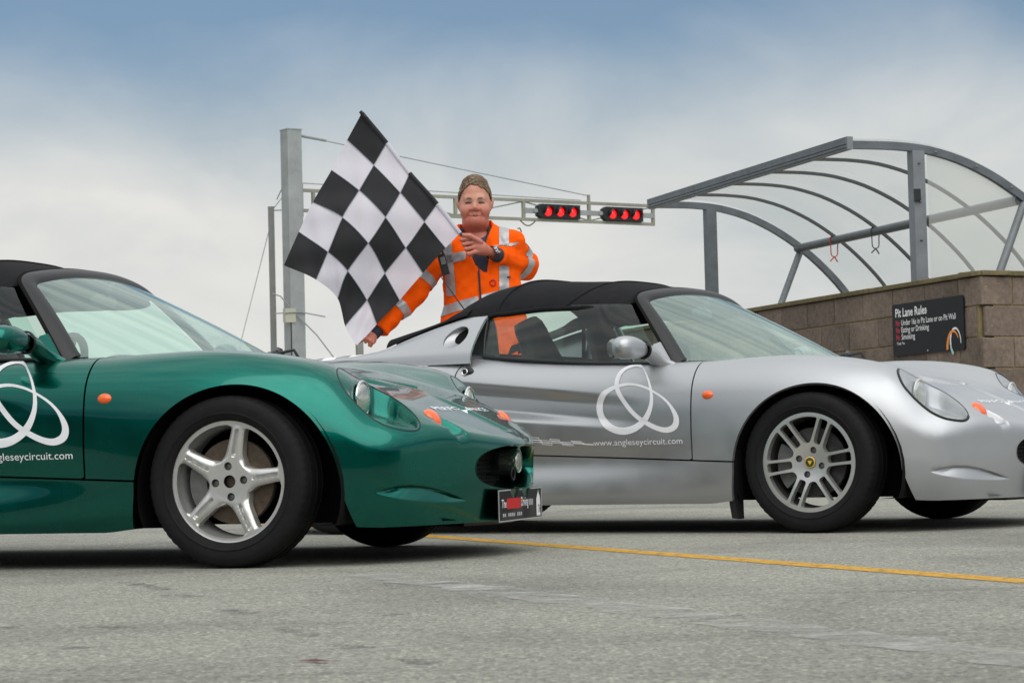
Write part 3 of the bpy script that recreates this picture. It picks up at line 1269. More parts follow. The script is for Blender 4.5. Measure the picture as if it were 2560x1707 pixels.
both('lens', lambda m: m.grid(disc_dome(LENS_C, (1, .10, .02), .053, .014)), 'lens')
both('lring', lambda m: m.tube([Vector(LENS_C) + Vector((.001, .0565 * math.cos(a), .0565 * math.sin(a))) for a in [2 * math.pi * k / 36 for k in range(36)]], .0055, 8, closed=True), 'lamp_ring')
both('seal', lambda m: m.tube(_seal, [(.0062 if p.y > .600 or p.z < .45 else .0022) for p in _seal], 8, closed=True), 'lamp_seal')
both('sealthin', lambda m: m.tube(_seal, .0026, 6, closed=True), 'lamp_seal')
_ic = snap_dir((.582, .408, .478), (-.6, -.1, -.8), .001)
both('indic', lambda m: m.grid(disc_dome(_ic, (.80, .16, .56), .040, .022)), 'indicator')
_rp = snap_y(-.425, .566, 0)
both('repeat', lambda m: m.grid(disc_dome(_rp - Vector((0, .002, 0)), (0, 1, .12), .0265, .013, squash=.68)), 'side_repeater')


def mouth_loop(k, scale, x=None):
    pts = []
    for i in range(k + 1):
        a = 2 * math.pi * i / k
        c, s = math.cos(a), math.sin(a)
        e = 2 / 2.6
        y = .335 * math.copysign(abs(c)**e, c) * scale
        z = .305 + .078 * math.copysign(abs(s)**e, s) * scale
        pts.append((y, z))
    return pts


def duct(m):
    k = 72
    rings = []
    edge = []
    for y, z in mouth_loop(k, 1.0):
        h = BVH.ray_cast(Vector((2, abs(y), z)), Vector((-1, 0, 0)))
        x = h[0].x if h[0] else .70
        edge.append(Vector((x, y, z)))
    for t, sc in ((-.0005, 1.012), (.006, .985), (.03, .955), (.10, .93)):
        ring = []
        for (y, z), e in zip(mouth_loop(k, sc), edge):
            xx = max(.585, e.x - t) if t < .09 else .590
            ring.append(Vector((xx, y, z)))
        rings.append(ring)
    m.grid(rings)


mb = MB()
duct(mb)
CM['duct'] = mb_mesh(mb, 'intake_duct', 60)
mb = MB()
mb.add([Vector((.592, y, z)) for y, z in mouth_loop(40, .96)[:-1]], [tuple(range(40))])
for i in range(-16, 17):
    mb.box((.597, i * .02, .305), (.004, .003, .15))
for i in range(-4, 5):
    mb.box((.5985, 0, .305 + i * .016), (.004, .64, .003))
CM['mesh'] = mb_mesh(mb, 'grille_mesh', None)
both('fog', lambda m: (m.grid(disc_dome((.690, .205, .325), (1, .05, 0), .041, .010)), m.lathe([(.044, .63), (.046, .685), (.044, .692), (.040, .690)], 28, 'x', (0, .205, .325))), 'driving_lamp')
mb = MB()
mb.tube([Vector((.705, -.085 + .021 * math.cos(a), .278 + .021 * math.sin(a))) for a in [2 * math.pi * k / 24 for k in range(24)]], .0045, 8, closed=True)
mb.tube([(.60, -.106, .278), (.705, -.106, .278)], .005, 6)
CM['tow'] = mb_mesh(mb, 'towing_eye')
_bd = snap_dir((.682, 0, .452), (-.45, 0, -.9), -.001)
mb = MB()
mb.grid(disc_dome(_bd + Vector((0, 0, -.004)), (.46, 0, .89), .028, .007))
CM['badge'] = mb_mesh(mb, 'nose_badge')

# lower lip / splitter under the mouth
mb = MB()
lip = [(.16, .74, .118), (0, .752, .118)]
P = []
for i in range(41):
    y = -.30 + .60 * i / 40
    xx = float(np.interp(abs(y), [0, .12, .25, .36, .475], [.790, .776, .738, .70, .645])) - .088
    P.append([Vector((xx - .25, y, .112)), Vector((xx + .012, y, .110)), Vector((xx + .016, y, .122)), Vector((xx, y, .150))])
mb.grid(P)
CM['lip'] = mb_mesh(mb, 'front_splitter', 40)

# wiper: pivot, arm, and folded blade at the foot of the screen
mb = MB()
b0 = ws_point(-.02, .0) + Vector((.005, 0, -.012))
mb.lathe([(.0, .05), (.016, .048), (.02, .0), (.02, -.02)], 16, 'z', tuple(b0))
mb.tube([b0 + Vector((0, 0, .045)), b0 + Vector((-.03, -.08, .062)), ws_point(-.35, .05) + Vector((.02, 0, .03)), ws_point(-.62, .05) + Vector((.01, 0, .018))], [.009, .008, .006, .004], 8)
for k in range(2):
    mb.tube([ws_point(-.10 - .72 * i / 12, .035) + Vector((.006 + .01 * k, 0, .010 + .012 * k + .006 * math.sin(i * 1.6))) for i in range(13)], .0055, 6)
mb.tube([b0 + Vector((.0, .02, .04)), b0 + Vector((.07, .01, .052)), b0 + Vector((.105, .0, -.01))], .006, 8)
CM['wiper'] = mb_mesh(mb, 'wiper')

# ---------------------------------------------------------------- cabin
mb = MB()
tub = [(-.46, .60), (-.70, .645), (-1.58, .645)]
for s in (-1, 1):
    mb.add([(-.42, .60 * s, .14), (-1.60, .64 * s, .14), (-1.60, .66 * s, .70), (-.56, .64 * s, .68), (-.42, .60 * s, .60)], [(0, 1, 2, 3, 4)])
mb.add([(-.42, -.60, .14), (-.42, .60, .14), (-.42, .60, .60), (-.42, -.60, .60)], [(0, 1, 2, 3)])
mb.add([(-1.60, -.66, .14), (-1.60, .66, .14), (-1.615, .60, .785), (-1.615, -.60, .785)], [(0, 1, 2, 3)])
mb.add([(-.42, -.62, .145), (-.42, .62, .145), (-1.60, .65, .145), (-1.60, -.65, .145)], [(0, 1, 2, 3)])
CM['tub'] = mb_mesh(mb, 'cabin_tub', None)
mb = MB()
P = []
for i in range(25):
    y = -.64 + 1.28 * i / 24
    xb = float(ws_base_x(y)) - .02
    hump = .035 * math.exp(-((y - .33) / .13)**2)
    P.append([Vector((xb, y, .700)), Vector((xb - .12, y, .705 + hump * .5)), Vector((min(xb - .2, -.62), y, .700 + hump)), Vector((-.72, y, .672 + hump)), Vector((-.72, y, .60)), Vector((-.66, y, .48))])
mb.grid(P)
CM['dash'] = mb_mesh(mb, 'dashboard', 50)
mb = MB()
wm = Matrix.Translation((-.86, .33, .655)) @ Matrix.Rotation(R(-66), 4, 'Y')
mb.tube([wm @ Vector((.165 * math.cos(a), .165 * math.sin(a), 0)) for a in [2 * math.pi * k / 32 for k in range(32)]], .015, 8, closed=True)
for a in (0, 2.1, 4.2):
    mb.tube([wm @ Vector((0, 0, -.02)), wm @ Vector((.16 * math.cos(a), .16 * math.sin(a), 0))], .014, 6)
mb.tube([wm @ Vector((0, 0, -.01)), wm @ Vector((0, 0, -.16))], .03, 10)
CM['wheelrim'] = mb_mesh(mb, 'steering_wheel')


def seat_mesh(yc):
    m_ = MB()
    prof = [(0, .20), (.1, .215), (.25, .225), (.40, .215), (.50, .185), (.58, .135), (.66, .105), (.71, .100), (.745, .080), (.760, .03)]
    P = []
    for h, w in prof:
        x0 = -1.24 - .42 * h
        z0 = .22 + .95 * h
        ring = []
        for k in range(33):
            a = 2 * math.pi * k / 32
            yy = w * math.copysign(abs(math.cos(a))**.6, math.cos(a))
            th = .05 * math.copysign(abs(math.sin(a))**.7, math.sin(a)) + (.05 if abs(yy) > w * .7 and h < .5 and math.sin(a) > 0 else 0)
            ring.append(Vector((x0 + th * .92, yc + yy, z0 + th * .35)))
        P.append(ring)
    m_.grid(P)
    Q = []
    for d, w in ((0, .20), (.15, .22), (.35, .215), (.45, .19), (.48, .15)):
        Q.append([Vector((-1.26 + d, yc + w * math.copysign(abs(math.cos(a))**.6, math.cos(a)), .27 + .05 * d + .06 * math.copysign(abs(math.sin(a))**.7, math.sin(a)))) for a in [2 * math.pi * k / 24 for k in range(25)]])
    m_.grid(Q)
    return mb_mesh(m_, 'seat', 60)


CM['seat_r'], CM['seat_l'] = seat_mesh(.33), seat_mesh(-.33)
mb = MB()
P = ws_point(0, .90) + Vector((-.03, 0, -.035))
mb.grid(egg((P.x - .02, P.y - .02, P.z - .035), (.018, .10, .030)))
mb.tube([P + Vector((.03, 0, .03)), P + Vector((-.02, -.02, -.03))], .009, 8)
CM['rvm'] = mb_mesh(mb, 'rear_view_mirror')

# ---------------------------------------------------------------- wheel wells and floor
for wk, cx, cz, r_, s_ in (('well0', .032, .25, .362, 1), ('well1', .032, .25, .362, -1), ('well2', -2.3, .27, .372, 1), ('well3', -2.3, .27, .372, -1)):
    mb = MB()
    arc = []
    for k in range(33):
        a = math.pi * (-.25 + 1.5 * k / 32)
        arc.append((cx + r_ * math.cos(a), cz + r_ * math.sin(a)))
    mb.grid([[Vector((x, s_ * yy, max(z, .135))) for x, z in arc] for yy in (.79, .48)])
    mb.add([Vector((x, s_ * .48, max(z, .135))) for x, z in arc], [tuple(range(len(arc)))])
    CM[wk] = mb_mesh(mb, 'wheel_well', 60)
mb = MB()
mb.add([(-.37, -.78, .140), (-.37, .78, .140), (-1.92, .79, .140), (-1.92, -.79, .140)], [(0, 1, 2, 3)])
mb.add([(.66, -.47, .134), (.66, .47, .134), (-.37, .47, .134), (-.37, -.47, .134)], [(0, 1, 2, 3)])
mb.add([(-1.92, -.47, .145), (-1.92, .47, .145), (-2.80, .47, .18), (-2.80, -.47, .18)], [(0, 1, 2, 3)])
mb.box((-.60, .55, .135), (.3, .10, .02))
CM['floor'] = mb_mesh(mb, 'floor_pan', None)

both('rlamp1', lambda m: m.grid(disc_dome((-2.905, .52, .64), (-1, .28, .1), .055, .014)), 'tail_lamp')
both('rlamp2', lambda m: m.grid(disc_dome((-2.925, .385, .64), (-1, .15, .1), .055, .014)), 'tail_lamp')
mb = MB()
mb.lathe([(.045, -2.80), (.05, -2.95), (.05, -2.97), (.042, -2.97), (.042, -2.85)], 24, 'x', (0, 0, .25))
CM['exhaust'] = mb_mesh(mb, 'exhaust_tip')
_hd = snap_y(-1.60, .705, 0)
both('handle', lambda m: m.grid(disc_dome(_hd - Vector((.003, .002, 0)), (0, 1, .25), .033, .012, squash=.66)), 'door_handle')
both('hring', lambda m: m.tube([_hd + Vector((-.009 + .0135 * math.cos(a), .0105 - .003 * math.sin(a), .0135 * math.sin(a))) for a in [2 * math.pi * k / 20 for k in range(20)]], .0026, 6, closed=True), 'lock_ring')
mb = MB()
for w in ((0, -.02), (.006, -.02)):
    pass
mb.add([(-.335, .79, .40), (-.352, .81, .25), (-.352, .80, .12), (-.345, .795, .062), (-.345, .74, .062), (-.345, .74, .40), (-.318, .79, .40), (-.328, .81, .25), (-.325, .80, .12), (-.316, .795, .058), (-.316, .74, .058), (-.32, .74, .40)],
       [(0, 1, 2, 3, 4, 5), (11, 10, 9, 8, 7, 6), (0, 6, 7, 1), (1, 7, 8, 2), (2, 8, 9, 3), (3, 9, 10, 4), (4, 10, 11, 5), (5, 11, 6, 0)])
CM['flap'] = mb_mesh(mb, 'mud_flap', 30)
mb = MB()
mb.tube([(-2.09, -.30, .80), (-2.12, -.30, .85), (-2.425, -.30, 1.241)], [.010, .005, .0022], 6)
CM['aerial'] = mb_mesh(mb, 'aerial')


# ---------------------------------------------------------------- wheels
def tyre_mesh(r, w, rim_r):
    h = w / 2
    prof = [(rim_r - .004, h * .80), (rim_r + .002, h * .90), (rim_r + .012, h * .955), (rim_r + .018, h * .985), (rim_r + .0195, h * 1.012), (rim_r + .0225, h * 1.012), (rim_r + .024, h * .992), (rim_r + .03, h * 1.0), (rim_r + .045, h * 1.012), (r - .030, h * 1.0), (r - .018, h * .965), (r - .010, h * .91), (r - .005, h * .83), (r - .002, h * .70)]
    tread = []
    for g in (.52, .05, -.05, -.52):
        tread += [(r - .0005, (g + .06) * h), (r - .006, (g + .05) * h), (r - .006, (g - .05) * h), (r - .0005, (g - .06) * h)]
    p = prof + tread + [(a, -b) for a, b in prof[::-1]]
    m_ = MB()
    n = 240
    m_.lathe(p, n, 'y')
    # shoulder sipes
    v = m_.v
    for i, (a, b) in enumerate(p):
        if a > r - .013 and abs(b) > h * .62:
            for k in range(0, n, 4):
                x, y, z = v[i * n + k]
                s = (a - .0022) / a
                v[i * n + k] = (x * s, y, z * s)
    # raised sidewall ring
    return mb_mesh(m_, 'tyre', 40)


def polar_face(field, height, r0, r1, nr=70, na=720, rim=.03, back=None):
    rr_ = np.linspace(r0, r1, nr)
    aa = np.linspace(0, 2 * np.pi, na + 1)[:-1]
    Rr, A = np.meshgrid(rr_, aa, indexing='ij')
    X, Z = Rr * np.cos(A), Rr * np.sin(A)
    Y = height(X, Z)
    V = np.stack([X, Y, Z], -1).reshape(-1, 3)
    idx = np.arange(nr * na).reshape(nr, na)
    F = np.stack([idx[:-1, :], np.roll(idx, -1, 1)[:-1, :], np.roll(idx, -1, 1)[1:, :], idx[1:, :]], -1).reshape(-1, 4)
    P = Poly(V, [tuple(f) for f in F.tolist()]).clip(lambda V: field(V[:, 0], V[:, 2]))
    P.V[:, 1] = height(P.V[:, 0], P.V[:, 2])
    me = bpy.data.meshes.new('alloy_face')
    me.from_pydata((P.V * [1, -1, 1]).tolist(), [], [f for f in P.F])
    bm = bmesh.new()
    bm.from_mesh(me)
    bmesh.ops.recalc_face_normals(bm, faces=bm.faces)
    be = [e for e in bm.edges if e.is_boundary]
    for st, sh in ((.004, .0016), (rim, .004)):
        ret = bmesh.ops.extrude_edge_only(bm, edges=be)
        nv = [g for g in ret['geom'] if isinstance(g, bmesh.types.BMVert)]
        for v_ in nv:
            v_.co.y += st
        be = [g for g in ret['geom'] if isinstance(g, bmesh.types.BMEdge)]
    bmesh.ops.recalc_face_normals(bm, faces=bm.faces)
    bm.normal_update()
    bm.to_mesh(me)
    bm.free()
    smooth_mesh(me, 45)
    return me


def smin(a, b, k):
    h = np.clip(k - np.abs(a - b), 0, None) / k
    return np.minimum(a, b) - h * h * k * .25


def spokes5(x, z):
    r = np.hypot(x, z)
    a = np.arctan2(z, x)
    ph = (a - R(7) + R(36)) % R(72) - R(36)
    t = np.abs(r * np.sin(ph))
    w = pchip([.0, .07, .10, .14, .17, .20], [.045, .036, .0285, .0250, .0235, .0245], r)
    sp = np.where(np.cos(ph) > 0, t - w, .1)
    f = smin(sp, r - .062, .045)
    f = smin(f, .186 - r, .018)
    # bores
    hole = np.hypot(x, z) - .021
    for k in range(4):
        b = R(5 + 90 * k)
        hole = np.minimum(hole, np.hypot(x - .0505 * math.cos(b), z - .0505 * math.sin(b)) - .0135)
    return np.minimum(-f, hole)


def height5(x, z):
    r = np.hypot(x, z)
    a = np.arctan2(z, x)
    ph = (a - R(7) + R(36)) % R(72) - R(36)
    t = np.abs(r * np.sin(ph))
    y = pchip([0, .05, .08, .12, .17, .19, .21], [-.020, -.019, -.016, -.012, -.012, -.014, -.010], r)
    w = pchip([.0, .07, .10, .14, .17, .20], [.045, .036, .0285, .0250, .0235, .0245], r)
    on = sstep(.065, .085, r) * (1 - sstep(.174, .184, r))
    y = y - on * .010 * np.clip(t / w, 0, 1.3)**3
    g = sstep(.080, .092, r) * (1 - sstep(.165, .176, r))
    y = y - g * .014 * (1 - sstep(.0032, .0075, t))
    return y


def spokes6(x, z):
    r = np.hypot(x, z)
    a = np.arctan2(z, x)
    ph = (a - R(7) + R(30)) % R(60) - R(30)
    t = np.abs(r * np.sin(ph))
    off = pchip([0, .08, .17, .2], [.021, .0215, .0245, .026], r)
    sp = np.where(np.cos(ph) > 0, np.abs(t - off) - pchip([0, .08, .13, .18], [.0080, .0066, .0052, .006], r), .1)
    f = smin(sp, r - .078, .012)
    f = smin(f, .183 - r, .009)
    hole = np.hypot(x, z) - .004
    for k in range(4):
        b = R(73 + 90 * k)
        hole = np.minimum(hole, np.hypot(x - .0505 * math.cos(b), z - .0505 * math.sin(b)) - .0135)
    return np.minimum(-f, hole)


def height6(x, z):
    r = np.hypot(x, z)
    return pchip([0, .03, .05, .08, .12, .17, .19, .21], [-.024, -.023, -.021, -.016, -.010, -.006, -.005, -.006], r)


CM['tyre_f'] = tyre_mesh(.283, .185, .203)
CM['tyre_r'] = tyre_mesh(.303, .205, .214)
CM['face5'] = polar_face(spokes5, height5, .018, .2015)
CM['face6'] = polar_face(spokes6, height6, .003, .2015)
mb = MB()
mb.lathe([(.2015, -.006), (.2045, -.001), (.2085, .001), (.2095, -.004), (.206, -.012), (.196, -.018), (.190, -.024), (.188, -.04), (.180, -.055), (.178, -.13), (.195, -.15), (.207, -.165)], 96, 'y')
CM['barrel'] = mb_mesh(mb, 'rim_barrel', 35)
mb = MB()
mb.lathe([(.05, -.062), (.139, -.062), (.141, -.066), (.141, -.080), (.05, -.080)], 64, 'y')
mb.lathe([(.0, -.040), (.055, -.042), (.060, -.050), (.060, -.07)], 40, 'y')
CM['disc'] = mb_mesh(mb, 'brake_disc', 35)
mb = MB()
for k in range(9):
    a0 = R(150 + 8 * k)
    a1 = R(150 + 8 * (k + 1))
    pts = [(r_, a, yy) for yy in (-.050, -.095) for r_, a in ((.095, a0), (.155, a0), (.155, a1), (.095, a1))]
    vv = [(r_ * math.cos(a), yy, r_ * math.sin(a)) for r_, a, yy in pts]
    mb.add(vv, [(0, 1, 2, 3), (7, 6, 5, 4), (0, 4, 5, 1), (2, 6, 7, 3), (1, 5, 6, 2), (3, 7, 4, 0)])
CM['caliper'] = mb_mesh(mb, 'brake_caliper', 35)
mb = MB()
mb.lathe([(.0, -.030), (.008, -.031), (.009, -.036), (.0135, -.036), (.0135, -.022)], 12, 'y')
CM['bolt'] = mb_mesh(mb, 'wheel_bolt', 40)
mb = MB()
mb.lathe([(.0, -.048), (.019, -.046), (.021, -.022)], 24, 'y')
CM['bore'] = mb_mesh(mb, 'hub_bore', 40)
mb = MB()
mb.lathe([(.0, -.0165), (.019, -.017), (.0225, -.019), (.0235, -.024)], 32, 'y')
CM['cap'] = mb_mesh(mb, 'centre_cap', 40)
mb = MB()
mb.lathe([(.0185, -.0158), (.0215, -.0163), (.0228, -.0178)], 32, 'y')
mb.add([(-.010, -.0158, .006), (.010, -.0158, .006), (0, -.0158, -.012)], [(0, 1, 2)])
CM['capring'] = mb_mesh(mb, 'cap_emblem', 40)


def addpart(name, key, material, parent, **props):
    me = CM[key]
    if not me.materials:
        me.materials.append(material)
    o = bpy.data.objects.new(name, me)
    o.material_slots[0].link = 'OBJECT'
    o.material_slots[0].material = material
    return link(o, parent, **props)


def make_wheel(car, x, y, style, rear=False):
    """near side y>0 faces -Y in the car's local frame"""
    r_ = .303 if rear else .283
    s = 1 if y > 0 else -1
    face = addpart('wheel', 'face5' if style == 5 else 'face6', M_ALLOY, car)
    sc = 1.055 if rear else 1.0
    face.location = (x, -y - (.0925 - .012) * s, r_)
    face.rotation_euler = (0, 0, 0 if s > 0 else math.pi)
    face.scale = (sc, 1, sc)
    t = addpart('tyre', 'tyre_r' if rear else 'tyre_f', M_RUBBER, face)
    t.location = (0, (.0925 - .012), 0)
    t.scale = (1 / sc, 1, 1 / sc)
    addpart('rim_barrel', 'barrel', M_ALLOYD if style == 6 else M_ALLOY, face)
    addpart('brake_disc', 'disc', M_DISC if style == 5 else M_DISCD, face)
    addpart('brake_caliper', 'caliper', M_CALIPER, face)
    for k in range(4):
        b = R((5 if style == 5 else 73) + 90 * k)
        addpart('wheel_bolt', 'bolt', M_CALIPER, face).location = (.0505 * math.cos(b), 0, .0505 * math.sin(b))
    if style == 5:
        addpart('hub_bore', 'bore', M_LINER, face)
    else:
        addpart('centre_cap', 'cap', M_BADGEG, face)
        addpart('cap_emblem', 'capring', M_YELLOWB, face)
    return face

# ---------------------------------------------------------------- decals on the flank
LOGO = [(700, 85, 55), (620, 120, 70), (575, 185, 78), (557, 270, 80), (570, 400, 75), (640, 550, 75), (760, 720, 75), (900, 860, 75), (1080, 970, 80), (1230, 1030, 85), (1350, 1040, 95), (1450, 990, 105), (1482, 900, 95),
        (1460, 800, 75), (1390, 680, 45), (1280, 570, 35), (1120, 470, 30), (960, 400, 33), (780, 365, 42), (620, 385, 55), (480, 440, 75), (370, 530, 100), (305, 680, 115), (330, 850, 115), (430, 980, 120), (560, 1050, 120),
        (700, 1065, 125), (850, 1020, 115), (980, 920, 105), (1060, 800, 85), (1105, 650, 65), (1100, 500, 50), (1060, 370, 35), (1000, 260, 27), (930, 175, 22), (860, 115, 25), (780, 85, 40)]


def logo_ribbon(n=260):
    """closed variable-width ribbon: (centre xy, half width) samples in artwork units, y up"""
    L = np.array(LOGO, float)
    S = smooth_loop(L, n)
    return S[:, 0], -S[:, 1], S[:, 2] * .44


def decal_logo(x0, z0, sc):
    gx, gy, w = logo_ribbon()
    t = np.stack([np.roll(gx, -1) - np.roll(gx, 1), np.roll(gy, -1) - np.roll(gy, 1)], -1)
    t /= np.linalg.norm(t, axis=1, keepdims=True)
    nrm = np.stack([-t[:, 1], t[:, 0]], -1)
    m_ = MB()
    rows = []
    k = 4
    for i in list(range(len(gx))) + [0]:
        row = []
        for j in range(k + 1):
            o = (-1 + 2 * j / k) * w[i]
            X, Z = gx[i] + nrm[i, 0] * o, gy[i] + nrm[i, 1] * o
            row.append(snap_y(x0 + X * sc, z0 + Z * sc * .885 - X * sc * .035, .0016))
        rows.append(row)
    m_.grid(rows)
    return m_


def decal_text(body, x0, z0, height, width=None, spacing=1.0, off=.0016, bold=0.0):
    v, f = text_mesh(body, 1.0, spacing=spacing, bold=bold)
    w = v[:, 0].max() - v[:, 0].min()
    sx = width / w if width else height
    m_ = MB()
    m_.add([snap_y(x0 + (p[0] - v[:, 0].min()) * sx, z0 + p[1] * height, off) for p in v], f)
    return m_


LG_S = .315 / 1000
CM['logo'] = mb_mesh(decal_logo(-1.036, .733, LG_S), 'door_emblem', None)
CM['web'] = mb_mesh(decal_text('www.angleseycircuit.com', -.972, .370, .036, .428), 'door_lettering', None)


def flank_quad(m_, x0, z0, x1, z1, sl=0.0, off=.0016, ns=3):
    P = [[snap_y(x0 + (x1 - x0) * i / ns, z0 + (z1 - z0) * j / 2 + sl * i / ns, off) for j in range(3)] for i in range(ns + 1)]
    m_.grid(P)


def flank_frame(m_, x0, z0, x1, z1, sl, w=.0028):
    flank_quad(m_, x0, z0, x1, z0 + w, sl)
    flank_quad(m_, x0, z1 - w, x1, z1, sl)
    flank_quad(m_, x0, z0, x0 + w, z1, 0)
    flank_quad(m_, x1 - w, z0 + sl, x1, z1 + sl, 0)


mb = MB()
x, z, h = -1.32, .4050, .024
for i in range(7):                       # trail of little chequer outlines running to the address
    L_ = .042 + .002 * i
    hh = h * (1 - .09 * i)
    zz = .400 - .022 * (i / 6) + (.006 if i % 2 else -.002)
    flank_frame(mb, x, zz, x + L_, zz + hh * .55, -.004)
    if i < 6:
        flank_frame(mb, x + .008, zz - hh * .5, x + L_ + .012, zz + hh * .02, -.004)
    x += L_ + .002
CM['trail'] = mb_mesh(mb, 'door_chequer_trail', None)

# chequers laid over the rear shoulder
_reg = MASTER.clip(lambda V: np.minimum.reduce([V[:, 0] + 2.62, -1.72 - V[:, 0], V[:, 2] - .735, V[:, 1] - .52]))


def chequer(row, col):
    def f(V):
        u = (-1.74 - V[:, 0]) / .075 + (V[:, 1] - .75) * 3.0
        w = (.835 - V[:, 1]) / .055
        return np.minimum(np.minimum(u - col, col + 1 - u), np.minimum(w - row, row + 1 - w)) * .05
    return f


_ck = None
for row in range(4):
    for col in range(0, 11):
        if (row + col) % 2 == 0:
            q = _reg.clip(chequer(row, col))
            if len(q.F):
                _ck = q if _ck is None else _ck.joined(q)
_off = _ck.V.copy()
_nn = np.array([(0, .45, .89)])
_ck.V = _ck.V + _nn * .0016
CM['cheq'] = _ck.mesh('shoulder_chequers', 0, weld=False)


def bonnet_text(body, xc, yc, height, width):
    """lettering lying across the bonnet, read from the front"""
    v, f = text_mesh(body, 1.0, bold=.01)
    w = v[:, 0].max() - v[:, 0].min()
    m_ = MB()
    pts = []
    for p in v:
        yy = yc + (p[0] / w - .5) * width * -1.0
        xx = xc - p[1] * height + .02 * (1 - (yy / .4)**2)
        h = BVH.ray_cast(Vector((xx, abs(yy), 2)), Vector((0, 0, -1)))
        zz = (h[0].z if h[0] else .5) + .0018
        pts.append(Vector((xx, yy, zz)))
    m_.add(pts, f)
    return m_


CM['btext'] = mb_mesh(bonnet_text('PERFORMANCE', .545, .0, .034, .60), 'bonnet_lettering', None)


# ---------------------------------------------------------------- number plate
def plate(car, lettered):
    zc, xc, W, H = .173, .756, .52, .111
    m_ = MB()
    m_.box((xc, 0, zc), (.004, W, H))
    p = m_.build('number_plate', M_PLATE, car, xf=flipy)
    bevel(p, .0015)
    m_ = MB()
    for (y, z, w, h) in ((0, H / 2 - .003, W - .004, .0035), (0, -H / 2 + .003, W - .004, .0035), (W / 2 - .003, 0, .0035, H - .004), (-W / 2 + .003, 0, .0035, H - .004)):
        m_.box((xc + .0025, y, zc + z), (.002, w, h))
    m_.build('plate_border', M_GREYV, p, xf=flipy)
    if not lettered:
        return

    def word(body, y0, z0, h, width, m, name):
        v, f = text_mesh(body, 1.0, bold=.012)
        w = v[:, 0].max() - v[:, 0].min()
        mm_ = MB()
        # text runs towards -y (far side) as seen from the front
        mm_.add([Vector((xc + .0028, y0 - (q[0] - v[:, 0].min()) / w * width, z0 + q[1] * h)) for q in v], f)
        mm_.build(name, m, p, fix=False, xf=flipy)
    word('The', .225, zc - .006, .040, .055, M_WHITE, 'plate_lettering')
    word('Driving', -.005, zc - .006, .046, .085, M_WHITE, 'plate_lettering')
    word('76', -.212, zc - .035, .040, .030, M_PLATE, 'plate_number')
    m_ = MB()
    m_.add([(xc + .0026, y, z) for y, z in ((.165, zc - .012), (.0, zc - .012), (.0, zc + .024), (.165, zc + .024))], [(0, 1, 2, 3)])
    m_.build('plate_red_band', M_RED, p, xf=flipy)
    m_ = MB()
    for k in range(11):
        if k in (2, 7):
            continue
        m_.add([(xc + .0026, y, z) for y, z in ((.215 - k * .021, zc - .038), (.199 - k * .021, zc - .038), (.199 - k * .021, zc - .026), (.215 - k * .021, zc - .026))], [(0, 1, 2, 3)])
    for k in range(4):
        m_.add([(xc + .0026, y, z) for y, z in ((-.098 - k * .014, zc - .006), (-.108 - k * .014, zc - .006), (-.108 - k * .014, zc + .016), (-.098 - k * .014, zc + .016))], [(0, 1, 2, 3)])
    m_.build('plate_small_print', M_GREYV, p, xf=flipy, kind='stuff')
    m_ = MB()
    em = [(-.192, -.046), (-.240, -.046), (-.240, .012), (-.232, .026), (-.222, .034), (-.216, .046), (-.210, .034), (-.200, .026), (-.192, .012)]
    m_.add([(xc + .0026, y, zc + z) for y, z in em], [tuple(range(len(em)))])
    m_.build('plate_emblem', M_WHITE, p, xf=flipy)


